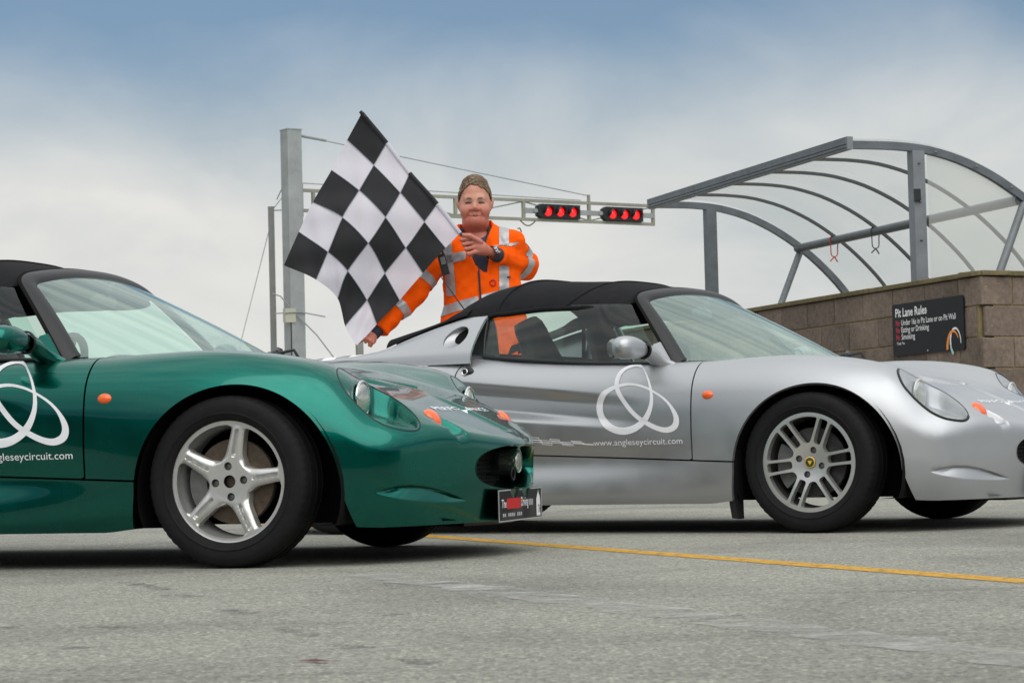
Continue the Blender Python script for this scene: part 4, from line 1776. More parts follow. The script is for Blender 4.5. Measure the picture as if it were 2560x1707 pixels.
# ---------------------------------------------------------------- one car
def make_car(name, label, pose, paint, style, covers, silver):
    car = empty(name, (pose[0], pose[1], 0), -pose[2], label=label, category='sports car')
    A = lambda n, k, m, p=car, **kw: addpart(n, k, m, p, **kw)
    front = A('front_bodywork', 'front', paint)
    A('intake_duct', 'duct', paint, front)
    A('grille_mesh', 'mesh', M_MESH, front)
    A('front_splitter', 'lip', M_BLACK, front)
    A('nose_badge', 'badge', M_YELLOWB, front)
    A('towing_eye', 'tow', M_BLACK, front)
    A('bonnet_lettering', 'btext', M_WHITE, front)
    rear = A('rear_bodywork', 'rear', paint)
    if silver:
        A('shoulder_chequers', 'cheq', M_WHITE, rear)
    for s in 'rl':
        d = A('door', 'door_' + s, paint)
        A('door_handle', 'handle_' + s, M_BLACK, d)
        A('lock_ring', 'hring_' + s, M_CHROME, d)
        A('mirror_housing', 'mirror_' + s, paint, d)
        A('mirror_stalk', 'mstalk_' + s, paint, d)
        A('mirror_gaiter', 'mring_' + s, M_BLACK, d)
        A('mirror_glass', 'mglass_' + s, M_CHROME, d)
        if s == 'r':
            A('door_emblem', 'logo', M_WHITE, d)
            A('door_lettering', 'web', M_WHITE, d)
            if silver:
                A('door_chequer_trail', 'trail', M_WHITE, d)
        w = A('side_window', 'swin_' + s, M_GLASS_SIDE)
        A('window_seal', 'sseal_' + s, M_BLACK, w)
        A('side_sill', 'sill_' + s, paint)
        b = A('rear_buttress', 'buttress_' + s, paint)
        if s == 'r':
            e = A('intake_bowl', 'ear', paint, b)
            A('intake_opening', 'ear_hole', M_LINER, b)
        h = A('headlight', 'bowl_' + s, paint)
        A('lens', 'lens_' + s, M_LAMP, h)
        A('lamp_ring', 'lring_' + s, M_CHROME if not covers else M_ALLOY, h)
        A('lamp_seal', ('seal_' if covers else 'sealthin_') + s, M_BLACK, h)
        if covers:
            A('lamp_cover', 'cover_' + s, M_COVER, h)
        A('indicator', 'indic_' + s, M_AMBER)
        A('side_repeater', 'repeat_' + s, M_AMBER)
        if s == 'l':
            A('driving_lamp', 'fog_l', M_LAMP)
        A('soft_top_side', 'sail_' + s, M_FABRIC)
        A('seat', 'seat_' + s, M_SEAT)
        A('tail_lamp', 'rlamp1_' + s, M_REDLENS)
        A('tail_lamp', 'rlamp2_' + s, M_REDLENS)
    A('gap_blackout_shell', 'gap_shell', M_LINER)
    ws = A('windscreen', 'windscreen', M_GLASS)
    A('windscreen_frame', 'ws_frame', M_BLACK, ws)
    A('windscreen_seal', 'ws_seal', M_LINER, ws)
    A('wiper', 'wiper', M_BLACK, ws)
    rf = A('soft_top', 'roof', M_FABRIC)
    A('seam', 'roof_seam', M_FABRIC, rf)
    rw = A('rear_window_surround', 'rw_frame', M_FABRIC)
    A('rear_window', 'rw', M_GLASS_REAR, rw)
    A('cabin_tub', 'tub', M_SEAT)
    ds = A('dashboard', 'dash', M_DASH)
    A('steering_wheel', 'wheelrim', M_SEAT, ds)
    A('rear_view_mirror', 'rvm', M_DASH)
    for k in range(4):
        A('wheel_well', 'well%d' % k, M_LINER)
    A('floor_pan', 'floor', M_LINER)
    A('exhaust_tip', 'exhaust', M_CHROME)
    plate(car, not silver)
    for y in (.72, -.72):
        make_wheel(car, 0, y, style)
    for y in (.727, -.727):
        make_wheel(car, -2.3, y, style, True)
    if silver:
        A('mud_flap', 'flap', M_BLACK)
        A('aerial', 'aerial', M_BLACK)
    return car


green_car = make_car('sports_car', 'dark green two-seat sports car with black soft top and five-spoke alloy wheels', (-.7086, 8.3993, .2962), P_GREEN, 5, False, False)
silver_car = make_car('sports_car', 'silver two-seat sports car with black soft top and twin-spoke alloy wheels', (1.5796, 10.0336, .5333), P_SILVER, 6, True, True)

# ====================================================================== ground
def asphalt():
    m = bpy.data.materials.new('worn_asphalt')
    m.use_nodes = True
    t = m.node_tree
    b = t.nodes['Principled BSDF']
    c = t.nodes.new('ShaderNodeTexCoord')

    def noise(scale, det, rough=.6, vec=None, dist=0):
        n = N(t, 'ShaderNodeTexNoise', i_Scale=scale, i_Detail=det, i_Roughness=rough, i_Distortion=dist)
        t.links.new(vec or c.outputs['Object'], n.inputs['Vector'])
        return n
    fine = noise(95, 8, .75)
    r1 = ramp(t, [(.30, (.115, .115, .100)), (.47, (.265, .264, .234)), (.62, (.325, .322, .285)), (.74, (.52, .50, .44))])
    t.links.new(fine.outputs[0], r1.inputs[0])
    # stones: voronoi cells of slightly different tone
    vo = N(t, 'ShaderNodeTexVoronoi', i_Scale=130.0)
    t.links.new(c.outputs['Object'], vo.inputs['Vector'])
    r2 = ramp(t, [(0, (.55, .55, .53)), (.5, (1.0, 1.0, .98)), (.93, (1.22, 1.20, 1.15)), (1.0, (1.9, 1.85, 1.7))])
    sepv = N(t, 'ShaderNodeSeparateColor')
    t.links.new(vo.outputs['Color'], sepv.inputs[0])
    t.links.new(sepv.outputs[0], r2.inputs[0])
    mu = N(t, 'ShaderNodeMix', data_type='RGBA', blend_type='MULTIPLY')
    mu.inputs['Factor'].default_value = 1
    t.links.new(r1.outputs[0], mu.inputs['A'])
    t.links.new(r2.outputs[0], mu.inputs['B'])
    # broad stains
    big = noise(.9, 6, .6, dist=.6)
    r3 = ramp(t, [(.28, (.70, .70, .71)), (.5, (1.0, 1.0, 1.0)), (.72, (1.17, 1.17, 1.15))])
    t.links.new(big.outputs[0], r3.inputs[0])
    mu2 = N(t, 'ShaderNodeMix', data_type='RGBA', blend_type='MULTIPLY')
    mu2.inputs['Factor'].default_value = 1
    t.links.new(mu.outputs['Result'], mu2.inputs['A'])
    t.links.new(r3.outputs[0], mu2.inputs['B'])
    # rubbered streaks running along the lane
    mp_ = N(t, 'ShaderNodeMapping')
    mp_.inputs['Rotation'].default_value = (0, 0, R(-66))
    mp_.inputs['Scale'].default_value = (.55, 7.0, 1)
    t.links.new(c.outputs['Object'], mp_.inputs[0])
    st = noise(1.0, 5, .55, mp_.outputs[0], .3)
    r4 = ramp(t, [(.26, (.62, .62, .63)), (.40, (1, 1, 1)), (1, (1, 1, 1))])
    t.links.new(st.outputs[0], r4.inputs[0])
    mu3 = N(t, 'ShaderNodeMix', data_type='RGBA', blend_type='MULTIPLY')
    mu3.inputs['Factor'].default_value = .75
    t.links.new(mu2.outputs['Result'], mu3.inputs['A'])
    t.links.new(r4.outputs[0], mu3.inputs['B'])
    t.links.new(mu3.outputs['Result'], b.inputs['Base Color'])
    b.inputs['Roughness'].default_value = .85
    b.inputs['Specular IOR Level'].default_value = .35
    bp = N(t, 'ShaderNodeBump', i_Strength=.8, i_Distance=.006)
    t.links.new(fine.outputs[0], bp.inputs['Height'])
    t.links.new(bp.outputs[0], b.inputs['Normal'])
    return m


M_ASPH = asphalt()
S_ = 2500
mesh_obj('pit_lane', [(-S_, -S_, 0), (S_, -S_, 0), (S_, S_, 0), (-S_, S_, 0)], [(0, 1, 2, 3)], M_ASPH, kind='structure')
M_GRASS = mat('field_grass', (.060, .085, .028), .9, noise=(.35, .5), spec=.1)
mesh_obj('grass_field', [(-S_, 62, .004), (S_, 62, .004), (S_, S_ - 10, .004), (-S_, S_ - 10, .004)], [(0, 1, 2, 3)], M_GRASS, kind='structure')


def worn_paint(name, col, lo, hi, scale=16, stretch=(1, 1, 1)):
    m = bpy.data.materials.new(name)
    m.use_nodes = True
    t = m.node_tree
    b = t.nodes['Principled BSDF']
    b.inputs['Roughness'].default_value = .75
    c = t.nodes.new('ShaderNodeTexCoord')
    n = N(t, 'ShaderNodeTexNoise', i_Scale=scale, i_Detail=8.0, i_Roughness=.7)
    t.links.new(c.outputs['Object'], n.inputs['Vector'])
    r = ramp(t, [(lo, (0, 0, 0)), (hi, (1, 1, 1))])
    t.links.new(n.outputs[0], r.inputs[0])
    t.links.new(r.outputs[0], b.inputs['Alpha'])
    n2 = N(t, 'ShaderNodeTexNoise', i_Scale=60.0, i_Detail=6.0)
    t.links.new(c.outputs['Object'], n2.inputs['Vector'])
    r2 = ramp(t, [(.3, tuple(x * .7 for x in col)), (.7, col)])
    t.links.new(n2.outputs[0], r2.inputs[0])
    t.links.new(r2.outputs[0], b.inputs['Base Color'])
    return m


def strip(name, a, b, w, m, z=.004, n=40, wob=0.0, **props):
    a, b = Vector((*a, 0)), Vector((*b, 0))
    d = (b - a).normalized()
    s = Vector((-d.y, d.x, 0))
    rows = []
    for i in range(n + 1):
        p = a.lerp(b, i / n)
        ww = w * (1 + wob * math.sin(i * 2.7) + wob * math.sin(i * 1.13 + 2)) / 2
        rows.append([p + s * ww + Vector((0, 0, z)), p - s * ww + Vector((0, 0, z))])
    return MB().grid(rows).build(name, m, None, **props)


YD = Vector((1.611, -3.970, 0)).normalized()
ya = Vector((-.326, 9.914, 0)) - YD * 9
yb = Vector((-.326, 9.914, 0)) + YD * 8.5
strip('yellow_line', ya[:2], yb[:2], .105, worn_paint('yellow_line_paint', (.62, .33, .02), .30, .50, 22), .0015, 120, .03, kind='structure')
wa = Vector((-.45, 7.05, 0))
strip('worn_white_line', wa[:2], (wa + YD * 3.6)[:2], .16, worn_paint('faded_white_paint', (.50, .495, .465), .40, .72, 5), .0018, 40, .2, kind='structure')


def ground_pt(px, py):
    """a point of the lane seen at a photograph position (used to measure the marks)"""
    X, Y = px - 1280, py - 853.5
    r_, p_, f_ = .02473, .0453, 5830.5
    a, b = X * math.cos(r_) - Y * math.sin(r_), X * math.sin(r_) + Y * math.cos(r_)
    u = -b / f_
    d = Vector((a / f_, math.cos(p_) - u * math.sin(p_), math.sin(p_) + u * math.cos(p_)))
    return Vector((0, 0, .372)) + d * (-.372 / d.z)


M_SKID = worn_paint('skid_rubber', (.085, .085, .086), .40, .90, 14)
for (x0, y0, x1, y1, w) in ((1731, 1553, 1861, 1537, .018), (955, 1541, 1015, 1532, .05), (430, 1487, 470, 1494, .07), (560, 1523, 625, 1537, .06), (180, 1566, 330, 1568, .05), (0, 1569, 70, 1567, .05), (845, 1610, 925, 1622, .05), (995, 1645, 1075, 1662, .05), (690, 1570, 790, 1590, .04), (1580, 1373, 1650, 1370, .05), (140, 1618, 265, 1621, .05), (320, 1455, 420, 1475, .05)):
    strip('skid_mark', ground_pt(x0, y0)[:2], ground_pt(x1, y1)[:2], w, M_SKID, .0020, 14, .45, kind='structure')
a, b = ground_pt(742, 1654), ground_pt(828, 1657)
mb = MB()
c_ = a.lerp(b, .55)
mb.add([a + Vector((0, 0, .003)), c_ + Vector((0, -.012, .003)), b + Vector((0, 0, .004)), c_ + Vector((0, .010, .006))], [(0, 1, 2), (0, 2, 3)])
mb.build('leaf', mat('dark_red_leaf', (.10, .03, .03), .8), None, label='small dark red leaf lying on the tarmac', category='leaf')

# ====================================================================== block wall
WD = Vector((-.290, .957, 0)).normalized()          # along the wall, away from its corner
WE = Vector((.957, .290, 0)).normalized()           # across, to the paddock side
WC = Vector((3.364, 16.654, 0))
RD = Vector((.85, .52, 0)).normalized()


def block_mat(name, col, var):
    m = bpy.data.materials.new(name)
    m.use_nodes = True
    t = m.node_tree
    b = t.nodes['Principled BSDF']
    b.inputs['Roughness'].default_value = .92
    b.inputs['Specular IOR Level'].default_value = .2
    oi = t.nodes.new('ShaderNodeObjectInfo')
    geo = t.nodes.new('ShaderNodeNewGeometry')
    n = N(t, 'ShaderNodeTexNoise', i_Scale=26.0, i_Detail=8.0, i_Roughness=.7)
    t.links.new(geo.outputs['Position'], n.inputs['Vector'])
    r = ramp(t, [(.28, tuple(x * .62 for x in col)), (.52, col), (.78, tuple(x * 1.35 for x in col))])
    t.links.new(n.outputs[0], r.inputs[0])
    n3 = N(t, 'ShaderNodeTexNoise', i_Scale=2.2, i_Detail=5.0)
    t.links.new(geo.outputs['Position'], n3.inputs['Vector'])
    r3 = ramp(t, [(.3, (.72, .72, .70)), (.7, (1.15, 1.12, 1.10))])
    t.links.new(n3.outputs[0], r3.inputs[0])
    mu = N(t, 'ShaderNodeMix', data_type='RGBA', blend_type='MULTIPLY')
    mu.inputs['Factor'].default_value = 1
    t.links.new(r.outputs[0], mu.inputs['A'])
    t.links.new(r3.outputs[0], mu.inputs['B'])
    rr = ramp(t, [(0, tuple(1 - var for _ in range(3))), (1, (1 + var, 1 + var * .8, 1 + var * .7))])
    t.links.new(oi.outputs['Random'], rr.inputs[0])
    mu2 = N(t, 'ShaderNodeMix', data_type='RGBA', blend_type='MULTIPLY')
    mu2.inputs['Factor'].default_value = 1
    t.links.new(mu.outputs['Result'], mu2.inputs['A'])
    t.links.new(rr.outputs[0], mu2.inputs['B'])
    # pale specks of lichen
    v = N(t, 'ShaderNodeTexNoise', i_Scale=60.0, i_Detail=3.0)
    t.links.new(geo.outputs['Position'], v.inputs['Vector'])
    vr = ramp(t, [(.70, (0, 0, 0)), (.74, (1, 1, 1))])
    t.links.new(v.outputs[0], vr.inputs[0])
    mu3 = N(t, 'ShaderNodeMix', data_type='RGBA')
    t.links.new(vr.outputs[0], mu3.inputs['Factor'])
    t.links.new(mu2.outputs['Result'], mu3.inputs['A'])
    mu3.inputs['B'].default_value = (.42, .40, .32, 1)
    t.links.new(mu3.outputs['Result'], b.inputs['Base Color'])
    bp = N(t, 'ShaderNodeBump', i_Strength=.7, i_Distance=.006)
    t.links.new(n.outputs[0], bp.inputs['Height'])
    t.links.new(bp.outputs[0], b.inputs['Normal'])
    return m


M_BLOCK = block_mat('concrete_block', (.180, .145, .120), .20)
M_COPING = block_mat('mossy_coping', (.16, .135, .075), .15)
M_MORTAR = mat('mortar', (.23, .18, .10), .95, noise=(20, .3), spec=.1)
wall = empty('pit_wall', tuple(WC), 0, label='brown concrete block pit wall with a mossy coping', category='wall')
CH, BL = .225, .536
ZT = 1.5175


def wall_run(origin, d, nrm, length, off0, tag_first):
    """nrm points to the visible face; blocks are 12 mm joints apart"""
    zs = [ZT, 1.303] + [1.303 - CH * k for k in range(1, 6)] + [0]
    protos = {}
    rot = math.atan2(d.y, d.x)
    for c in range(len(zs) - 1):
        z1, z0 = zs[c], zs[c + 1]
        if z1 - z0 < .03:
            continue
        t = -BL + off0 + (BL / 2 if c % 2 else 0)
        while t < length:
            a, b = max(t, 0), min(t + BL, length)
            t += BL
            if b - a < .04:
                continue
            L_, H_ = b - a - .012, z1 - z0 - .012
            key = (round(L_, 3), round(H_, 3))
            if key not in protos:
                m_ = MB().box((0, 0, 0), (L_, .03, H_))
                me = bpy.data.meshes.new('block')
                me.from_pydata(m_.v, [], m_.f)
                bm = bmesh.new()
                bm.from_mesh(me)
                bmesh.ops.bevel(bm, geom=bm.edges[:], offset=.004, segments=1, affect='EDGES')
                bm.to_mesh(me)
                bm.free()
                me.materials.append(M_BLOCK)
                protos[key] = me
            o = bpy.data.objects.new('block', protos[key])
            p = origin + d * ((a + b) / 2) - nrm * (.015 + random.uniform(-.0015, .0015))
            o.location = (p - WC) + Vector((0, 0, (z0 + z1) / 2))
            o.rotation_euler = (0, 0, rot)
            link(o, wall)
    # mortar bed, recessed behind the block faces
    m_ = MB()
    p0, p1 = origin + d * tag_first - nrm * .008 - WC, origin + d * length - nrm * .008 - WC
    q0, q1 = p0 - nrm * .20, p1 - nrm * .20
    m_.add([p0, p1, q1, q0] + [v + Vector((0, 0, ZT - .004)) for v in (p0, p1, q1, q0)], [(0, 1, 5, 4), (1, 2, 6, 5), (2, 3, 7, 6), (3, 0, 4, 7), (4, 5, 6, 7)])
    m_.build('mortar_bed', M_MORTAR, wall)
    # coping slabs
    t = 0
    k = 0
    while t < length:
        e = min(t + .9, length)
        m_ = MB()
        a, b = origin + d * (t + .002) - WC, origin + d * (e - .002) - WC
        j = random.uniform(-.004, .004)
        f0, f1 = a + nrm * (.022 + j), b + nrm * (.022 + j)
        g0, g1 = a - nrm * .24, b - nrm * .24
        m_.add([v + Vector((0, 0, ZT)) for v in (f0, f1, g1, g0)] + [v + Vector((0, 0, ZT + .036 + j * .3)) for v in (f0, f1, g1, g0)], [(3, 2, 1, 0), (4, 5, 6, 7), (0, 1, 5, 4), (1, 2, 6, 5), (2, 3, 7, 6), (3, 0, 4, 7)])
        o = m_.build('coping_slab', M_COPING, wall)
        bevel(o, .006)
        t = e


wall_run(WC, WD, -WE, 12.5, .352, .06)
wall_run(WC, RD, Vector((RD.y, -RD.x, 0)), 2.2, .30, .12)

# ---------------------------------------------------------------- rules sign
M_SIGN = mat('sign_black', (.008, .008, .010), .55, spec=.25)
M_SWHITE = mat('sign_white', (.80, .80, .80), .5)
M_SRED = mat('sign_red', (.45, .015, .03), .5)
M_SORANGE = mat('sign_orange', (.85, .25, .01), .5)
M_SAQUA = mat('sign_aqua', (.35, .62, .62), .5)
SG_T0, SG_T1, SG_Z1, SG_Z0 = .245, 1.405, 1.395, 1.000
SW, SH = SG_T1 - SG_T0, SG_Z1 - SG_Z0
sp = WC + WD * SG_T1 - WE * .012
sign = empty('rules_sign', (sp.x, sp.y, SG_Z0), math.atan2(-WD.y, -WD.x), label='black rules sign with white lettering fixed to the block wall', category='sign')
# local: x runs from the far left edge to the right as read, z up, -y towards the reader
m_ = MB()
rc = .022
pts = []
for cx, cz, a0 in ((SW - rc, rc, -90), (SW - rc, SH - rc, 0), (rc, SH - rc, 90), (rc, rc, 180)):
    for k in range(6):
        a = R(a0 + 90 * k / 5)
        pts.append((cx + rc * math.cos(a), cz + rc * math.sin(a)))
n = len(pts)
m_.add([(x, -.004, z) for x, z in pts] + [(x, .004, z) for x, z in pts], [tuple(range(n)), tuple(range(2 * n - 1, n - 1, -1))] + [(i, i + n, (i + 1) % n + n, (i + 1) % n) for i in range(n)])
m_.build('sign_board', M_SIGN, sign)


def sign_text(body, x0, z0, h, width, m, bold=.012):
    v, f = text_mesh(body, 1.0, bold=bold)
    w = v[:, 0].max() - v[:, 0].min()
    MB().add([(x0 + (p[0] - v[:, 0].min()) / w * width, -.0055, z0 + p[1] * h) for p in v], f).build('lettering', m, sign, fix=False)


fx, fz = SW / 890, SH / 690
sign_text('Pit Lane Rules', 45 * fx, (690 - 172) * fz, .092, 400 * fx, M_SWHITE, .02)
for k, (body, w) in enumerate((('Under 16s in Pit Lane or on Pit Wall', 680), ('Eating or Drinking', 350), ('Smoking', 172))):
    z = (690 - 290 - 95 * k) * fz
    sign_text(body, 118 * fx, z, .062, w * fx, M_SWHITE, .008)
    sign_text('No', 47 * fx, z, .062, 52 * fx, M_SRED, .03)
sign_text('. Thank You', 42 * fx, (690 - 545) * fz, .030, 115 * fx, M_SWHITE, .006)


def ring_arc(cx, cz, rx, rz, a0, a1, w0, w1, m, tilt=0.0, y=-.0055):
    rows = []
    for k in range(41):
        s = k / 40
        a = R(a0 + (a1 - a0) * s)
        w = (w0 + (w1 - w0) * s) / 2
        row = []
        for sg_ in (-1, 1):
            x, z = (rx + sg_ * w) * math.cos(a), (rz + sg_ * w) * math.sin(a)
            c, q = math.cos(tilt), math.sin(tilt)
            row.append((cx + x * c - z * q, y, cz + x * q + z * c))
        rows.append(row)
    MB().grid(rows).build('sign_emblem', m, sign, fix=False)


ring_arc(SW * .885, SH * .155, .080, .100, -14, 190, .010, .022, M_SWHITE, R(8))
ring_arc(SW * .855, SH * .035, .095, .128, 35, 182, .010, .034, M_SORANGE, 0, -.0062)
ring_arc(SW * .885, SH * .155, .080, .100, 186, 232, .022, .026, M_SAQUA, R(8), -.0060)
for x, z in ((.5, .045), (.5, .80)):
    m_ = MB()
    m_.lathe([(.0, -.0075), (.006, -.007), (.007, -.004)], 12, 'y', (SW * x, 0, SH * z))
    m_.build('screw', M_GREYV, sign)

# ====================================================================== curved shelter over the wall
M_STEEL = mat('galvanised_steel', (.12, .135, .15), .45, .35, noise=(9, .22), bump=(40, .1, .002))
M_STEEL_L = mat('pale_steel', (.19, .205, .22), .5, .25, noise=(7, .18))
PROF = [(-.315, 2.640), (.0, 2.638), (.25, 2.622), (.545, 2.560), (.845, 2.440), (1.173, 2.240), (1.393, 2.060), (1.647, 1.790), (1.85, 1.45), (1.98, 1.05), (2.03, .55), (2.05, .0)]
_pk = np.array(PROF)
_ps = np.r_[0, np.cumsum(np.hypot(*np.diff(_pk, axis=0).T))]
PROFS = [(float(pchip(_ps, _pk[:, 0], [s])[0]), float(pchip(_ps, _pk[:, 1], [s])[0])) for s in np.linspace(0, _ps[-1], 44)]
T0_, T1_ = 1.446, 5.79
sh0 = WC + WD * T0_ + WE * .25
shelter = empty('curved_shelter', tuple(sh0), 0, label='grey steel shelter with curved clear roof behind the block wall', category='shelter')


def SP(t, k, z):
    return WC + WD * t + WE * k + Vector((0, 0, z)) - sh0


def arch(t, w, h, name, mat_, dk=0.0):
    v, f = swept([SP(t, k, z) for k, z in PROFS], [WD] * len(PROFS), [(-h / 2, -w / 2), (h / 2, -w / 2), (h / 2, w / 2), (-h / 2, w / 2)])
    m_ = MB()
    m_.add(v, f)
    return m_.build(name, mat_, shelter, smooth=40)


M_RIB = mat('rib_dark_grey', (.07, .075, .08), .6, .2)
for t in (T0_, T1_):
    arch(t, .055, .060, 'end_arch', M_STEEL)
    MB().bar(SP(t, .25, 0), SP(t, .25, 2.60), .10, .10, tuple(WD)).build('post', M_STEEL_L if t == T0_ else M_STEEL, shelter)
    MB().tube([SP(t, .28, .10), SP(t, 1.18, 2.20)], .032, 10).build('brace', M_STEEL_L, shelter, smooth=40)
for t in (2.316, 3.18, 4.05, 4.92):
    arch(t, .024, .026, 'roof_rib', M_RIB)
MB().bar(SP(T0_ - .05, -.330, 2.650), SP(T1_ + .05, -.330, 2.650), .05, .098).build('eaves_beam', M_STEEL_L, shelter)
MB().bar(SP(T0_ - .05, -.362, 2.668), SP(T1_ + .05, -.362, 2.668), .012, .055).build('gutter_trim', M_STEEL, shelter)
MB().bar(SP(T0_ - .05, -.362, 2.625), SP(T1_ + .05, -.362, 2.625), .012, .018).build('gutter_trim', M_STEEL, shelter)
MB().tube([SP(T0_, 1.15, 2.225), SP(T1_, 1.15, 2.225)], .040, 14).build('purlin', M_STEEL, shelter, smooth=40)
M_POLY = glass_mat('roof_polycarbonate', (.93, .935, .92), 1.05, .4, haze=.07, hazecol=(.85, .85, .81))
M_POLY2 = glass_mat('end_polycarbonate', (.90, .91, .89), 1.05, .4, haze=.36, hazecol=(.88, .88, .85))
tt = [T0_, 2.316, 3.18, 4.05, 4.92, T1_]
for a, b in zip(tt[:-1], tt[1:]):
    m_ = MB()
    m_.grid([[SP(a + .004, k, z + .052), SP((a + b) / 2, k, z + .052), SP(b - .004, k, z + .052)] for k, z in PROFS])
    m_.build('roof_panel', M_POLY, shelter, smooth=60, fix=False)
m_ = MB()
lo = [(k, z) for k, z in PROFS if k > .27]
m_.grid([[SP(T0_ + .01, k, 0.2), SP(T0_ + .01, k, max(z - .03, .21))] for k, z in lo])
m_.build('end_panel', M_POLY2, shelter, fix=False)
for k, z in ((.25, 2.50), (.25, 2.20), (.25, 1.90), (.40, 2.585), (.75, 2.475), (1.05, 2.315)):
    c = SP(T0_ - .052, k, z)
    m_ = MB()
    m_.grid(disc_dome(c, -WD, .012, .008, 3, 10))
    m_.build('bolt', M_CALIPER, shelter)
m_ = MB()
m_.box(SP(T0_ - .06, .22, 2.25), (.05, .05, .09))
m_.build('bracket', M_BLACK, shelter)
for t, m, nm, lb in ((4.95, mat('red_twine', (.55, .06, .04), .8), 'string_loop', 'red string loop tied round the shelter tube'), (4.07, mat('dark_twine', (.06, .055, .05), .8), 'string_loop', 'dark string loop tied round the shelter tube')):
    c = SP(t, 1.15, 2.225) + sh0
    pts = []
    for k in range(25):
        a = 2 * math.pi * k / 24
        pts.append(c + Vector((.042 * math.sin(a) * (1 + .2 * math.cos(a)) + .008 * math.sin(3 * a), .042 * math.sin(a) * .3 - .005, -.055 + .098 * math.cos(a))))
    m_ = MB()
    m_.tube(pts, .005, 6)
    m_.tube([pts[12], pts[12] + Vector((.03, 0, -.05))], .006, 6)
    m_.tube([pts[12], pts[12] + Vector((-.04, 0, -.04))], .006, 6)
    m_.build(nm, m, None, smooth=50, label=lb, category='string')

# ====================================================================== start-light gantry
M_GALV = mat('gantry_galvanised', (.30, .32, .32), .6, .25, noise=(3, .2))
M_OLIVE = mat('gantry_painted', (.26, .26, .21), .6, .1, noise=(4, .15))
gd = Vector((.835, .55, 0)).normalized()
g0 = Vector((-4.05, 43.5, 0))
gantry = empty('start_gantry', tuple(g0), math.atan2(gd.y, gd.x), label='tall grey gantry pole carrying a lattice arm', category='gantry')
# local x along the arm
AZ1, AZ0, AL = 5.285, 4.905, 8.45
lean = -.018
o = MB().box((0, 0, 3.2), (.30, .30, 6.40)).build('pole', M_GALV, gantry)
bevel(o, .012)
MB().box((0, 0, 6.41), (.31, .31, .02)).build('pole_cap', M_GALV, gantry)
MB().box((.165, 0, 5.08), (.03, .22, .62)).build('mounting_plate', M_GALV, gantry)
for z in (AZ1, AZ0):
    MB().bar((.18, 0, z), (AL, 0, z), .06, .06).build('chord', M_OLIVE, gantry)
nodes = [.45, 2.0, 3.60, 5.20, 6.80, AL - .03]
for x in nodes:
    MB().bar((x, 0, AZ0 + .03), (x, 0, AZ1 - .03), .06, .06, (1, 0, 0)).build('upright', M_OLIVE, gantry)
for i, (a, b) in enumerate(zip(nodes[:-1], nodes[1:])):
    za, zb_ = (AZ0, AZ1) if i % 2 == 0 else (AZ1, AZ0)
    MB().tube([(a + .03, 0, za + (.03 if za == AZ0 else -.03)), (b - .03, 0, zb_ + (.03 if zb_ == AZ0 else -.03))], .014, 6).build('diagonal', M_OLIVE, gantry)
MB().box((6.80, 0, AZ1 + .09), (.05, .05, .16)).build('wire_post', M_OLIVE, gantry)
MB().bar((5.2, -.02, 5.08), (8.42, -.02, 5.08), .05, .10).build('light_rail', M_GALV, gantry)
for a, b in (((.15, 0, 6.32), (6.80, 0, AZ1 + .15)), ((.15, .0, 5.42), (6.6, .0, AZ1 + .05)), ((.15, 0, 5.98), (.15, .9, 5.2))):
    MB().tube([a, b], .011, 5).build('guy_wire', M_GALV, gantry)
MB().tube([(.15, 0, 6.32), (.75, 0, 6.25)], .028, 6).build('turnbuckle', M_GALV, gantry)
MB().tube([(5.1 + .03 * k, -.03, AZ0 - .03 - .10 * math.sin(math.pi * k / 12)) for k in range(13)], .012, 5).build('cable', M_BLACK, gantry)
m_ = MB()
m_.box((-.17, -.12, 2.92), (.22, .10, .26))
o = m_.build('junction_box', mat('box_cream', (.42, .41, .33), .6), gantry)
for a, b in (((-.5, -.18, 2.95), (.55, -.18, 2.90)), ((-.05, -.18, 2.93), (.72, -.3, 2.05)), ((-.22, -.18, 3.1), (-.55, -.2, 3.32))):
    MB().tube([a, Vector(a).lerp(Vector(b), .5) + Vector((0, 0, .06)), b], .013, 5).build('cable_tie', M_GALV, gantry)
MB().tube([(-.155, -.155, 0), (-.16, -.16, 1.5), (-.155, -.155, 2.8)], .012, 5).build('cable', M_BLACK, gantry)

M_HOUS = mat('signal_housing', (.020, .022, .023), .5, spec=.3)
M_LAMPRED = mat('lit_red_lens', (.6, .01, .01), .15, coat=1.0, emit=(1.0, .010, .014), emit_s=.75)


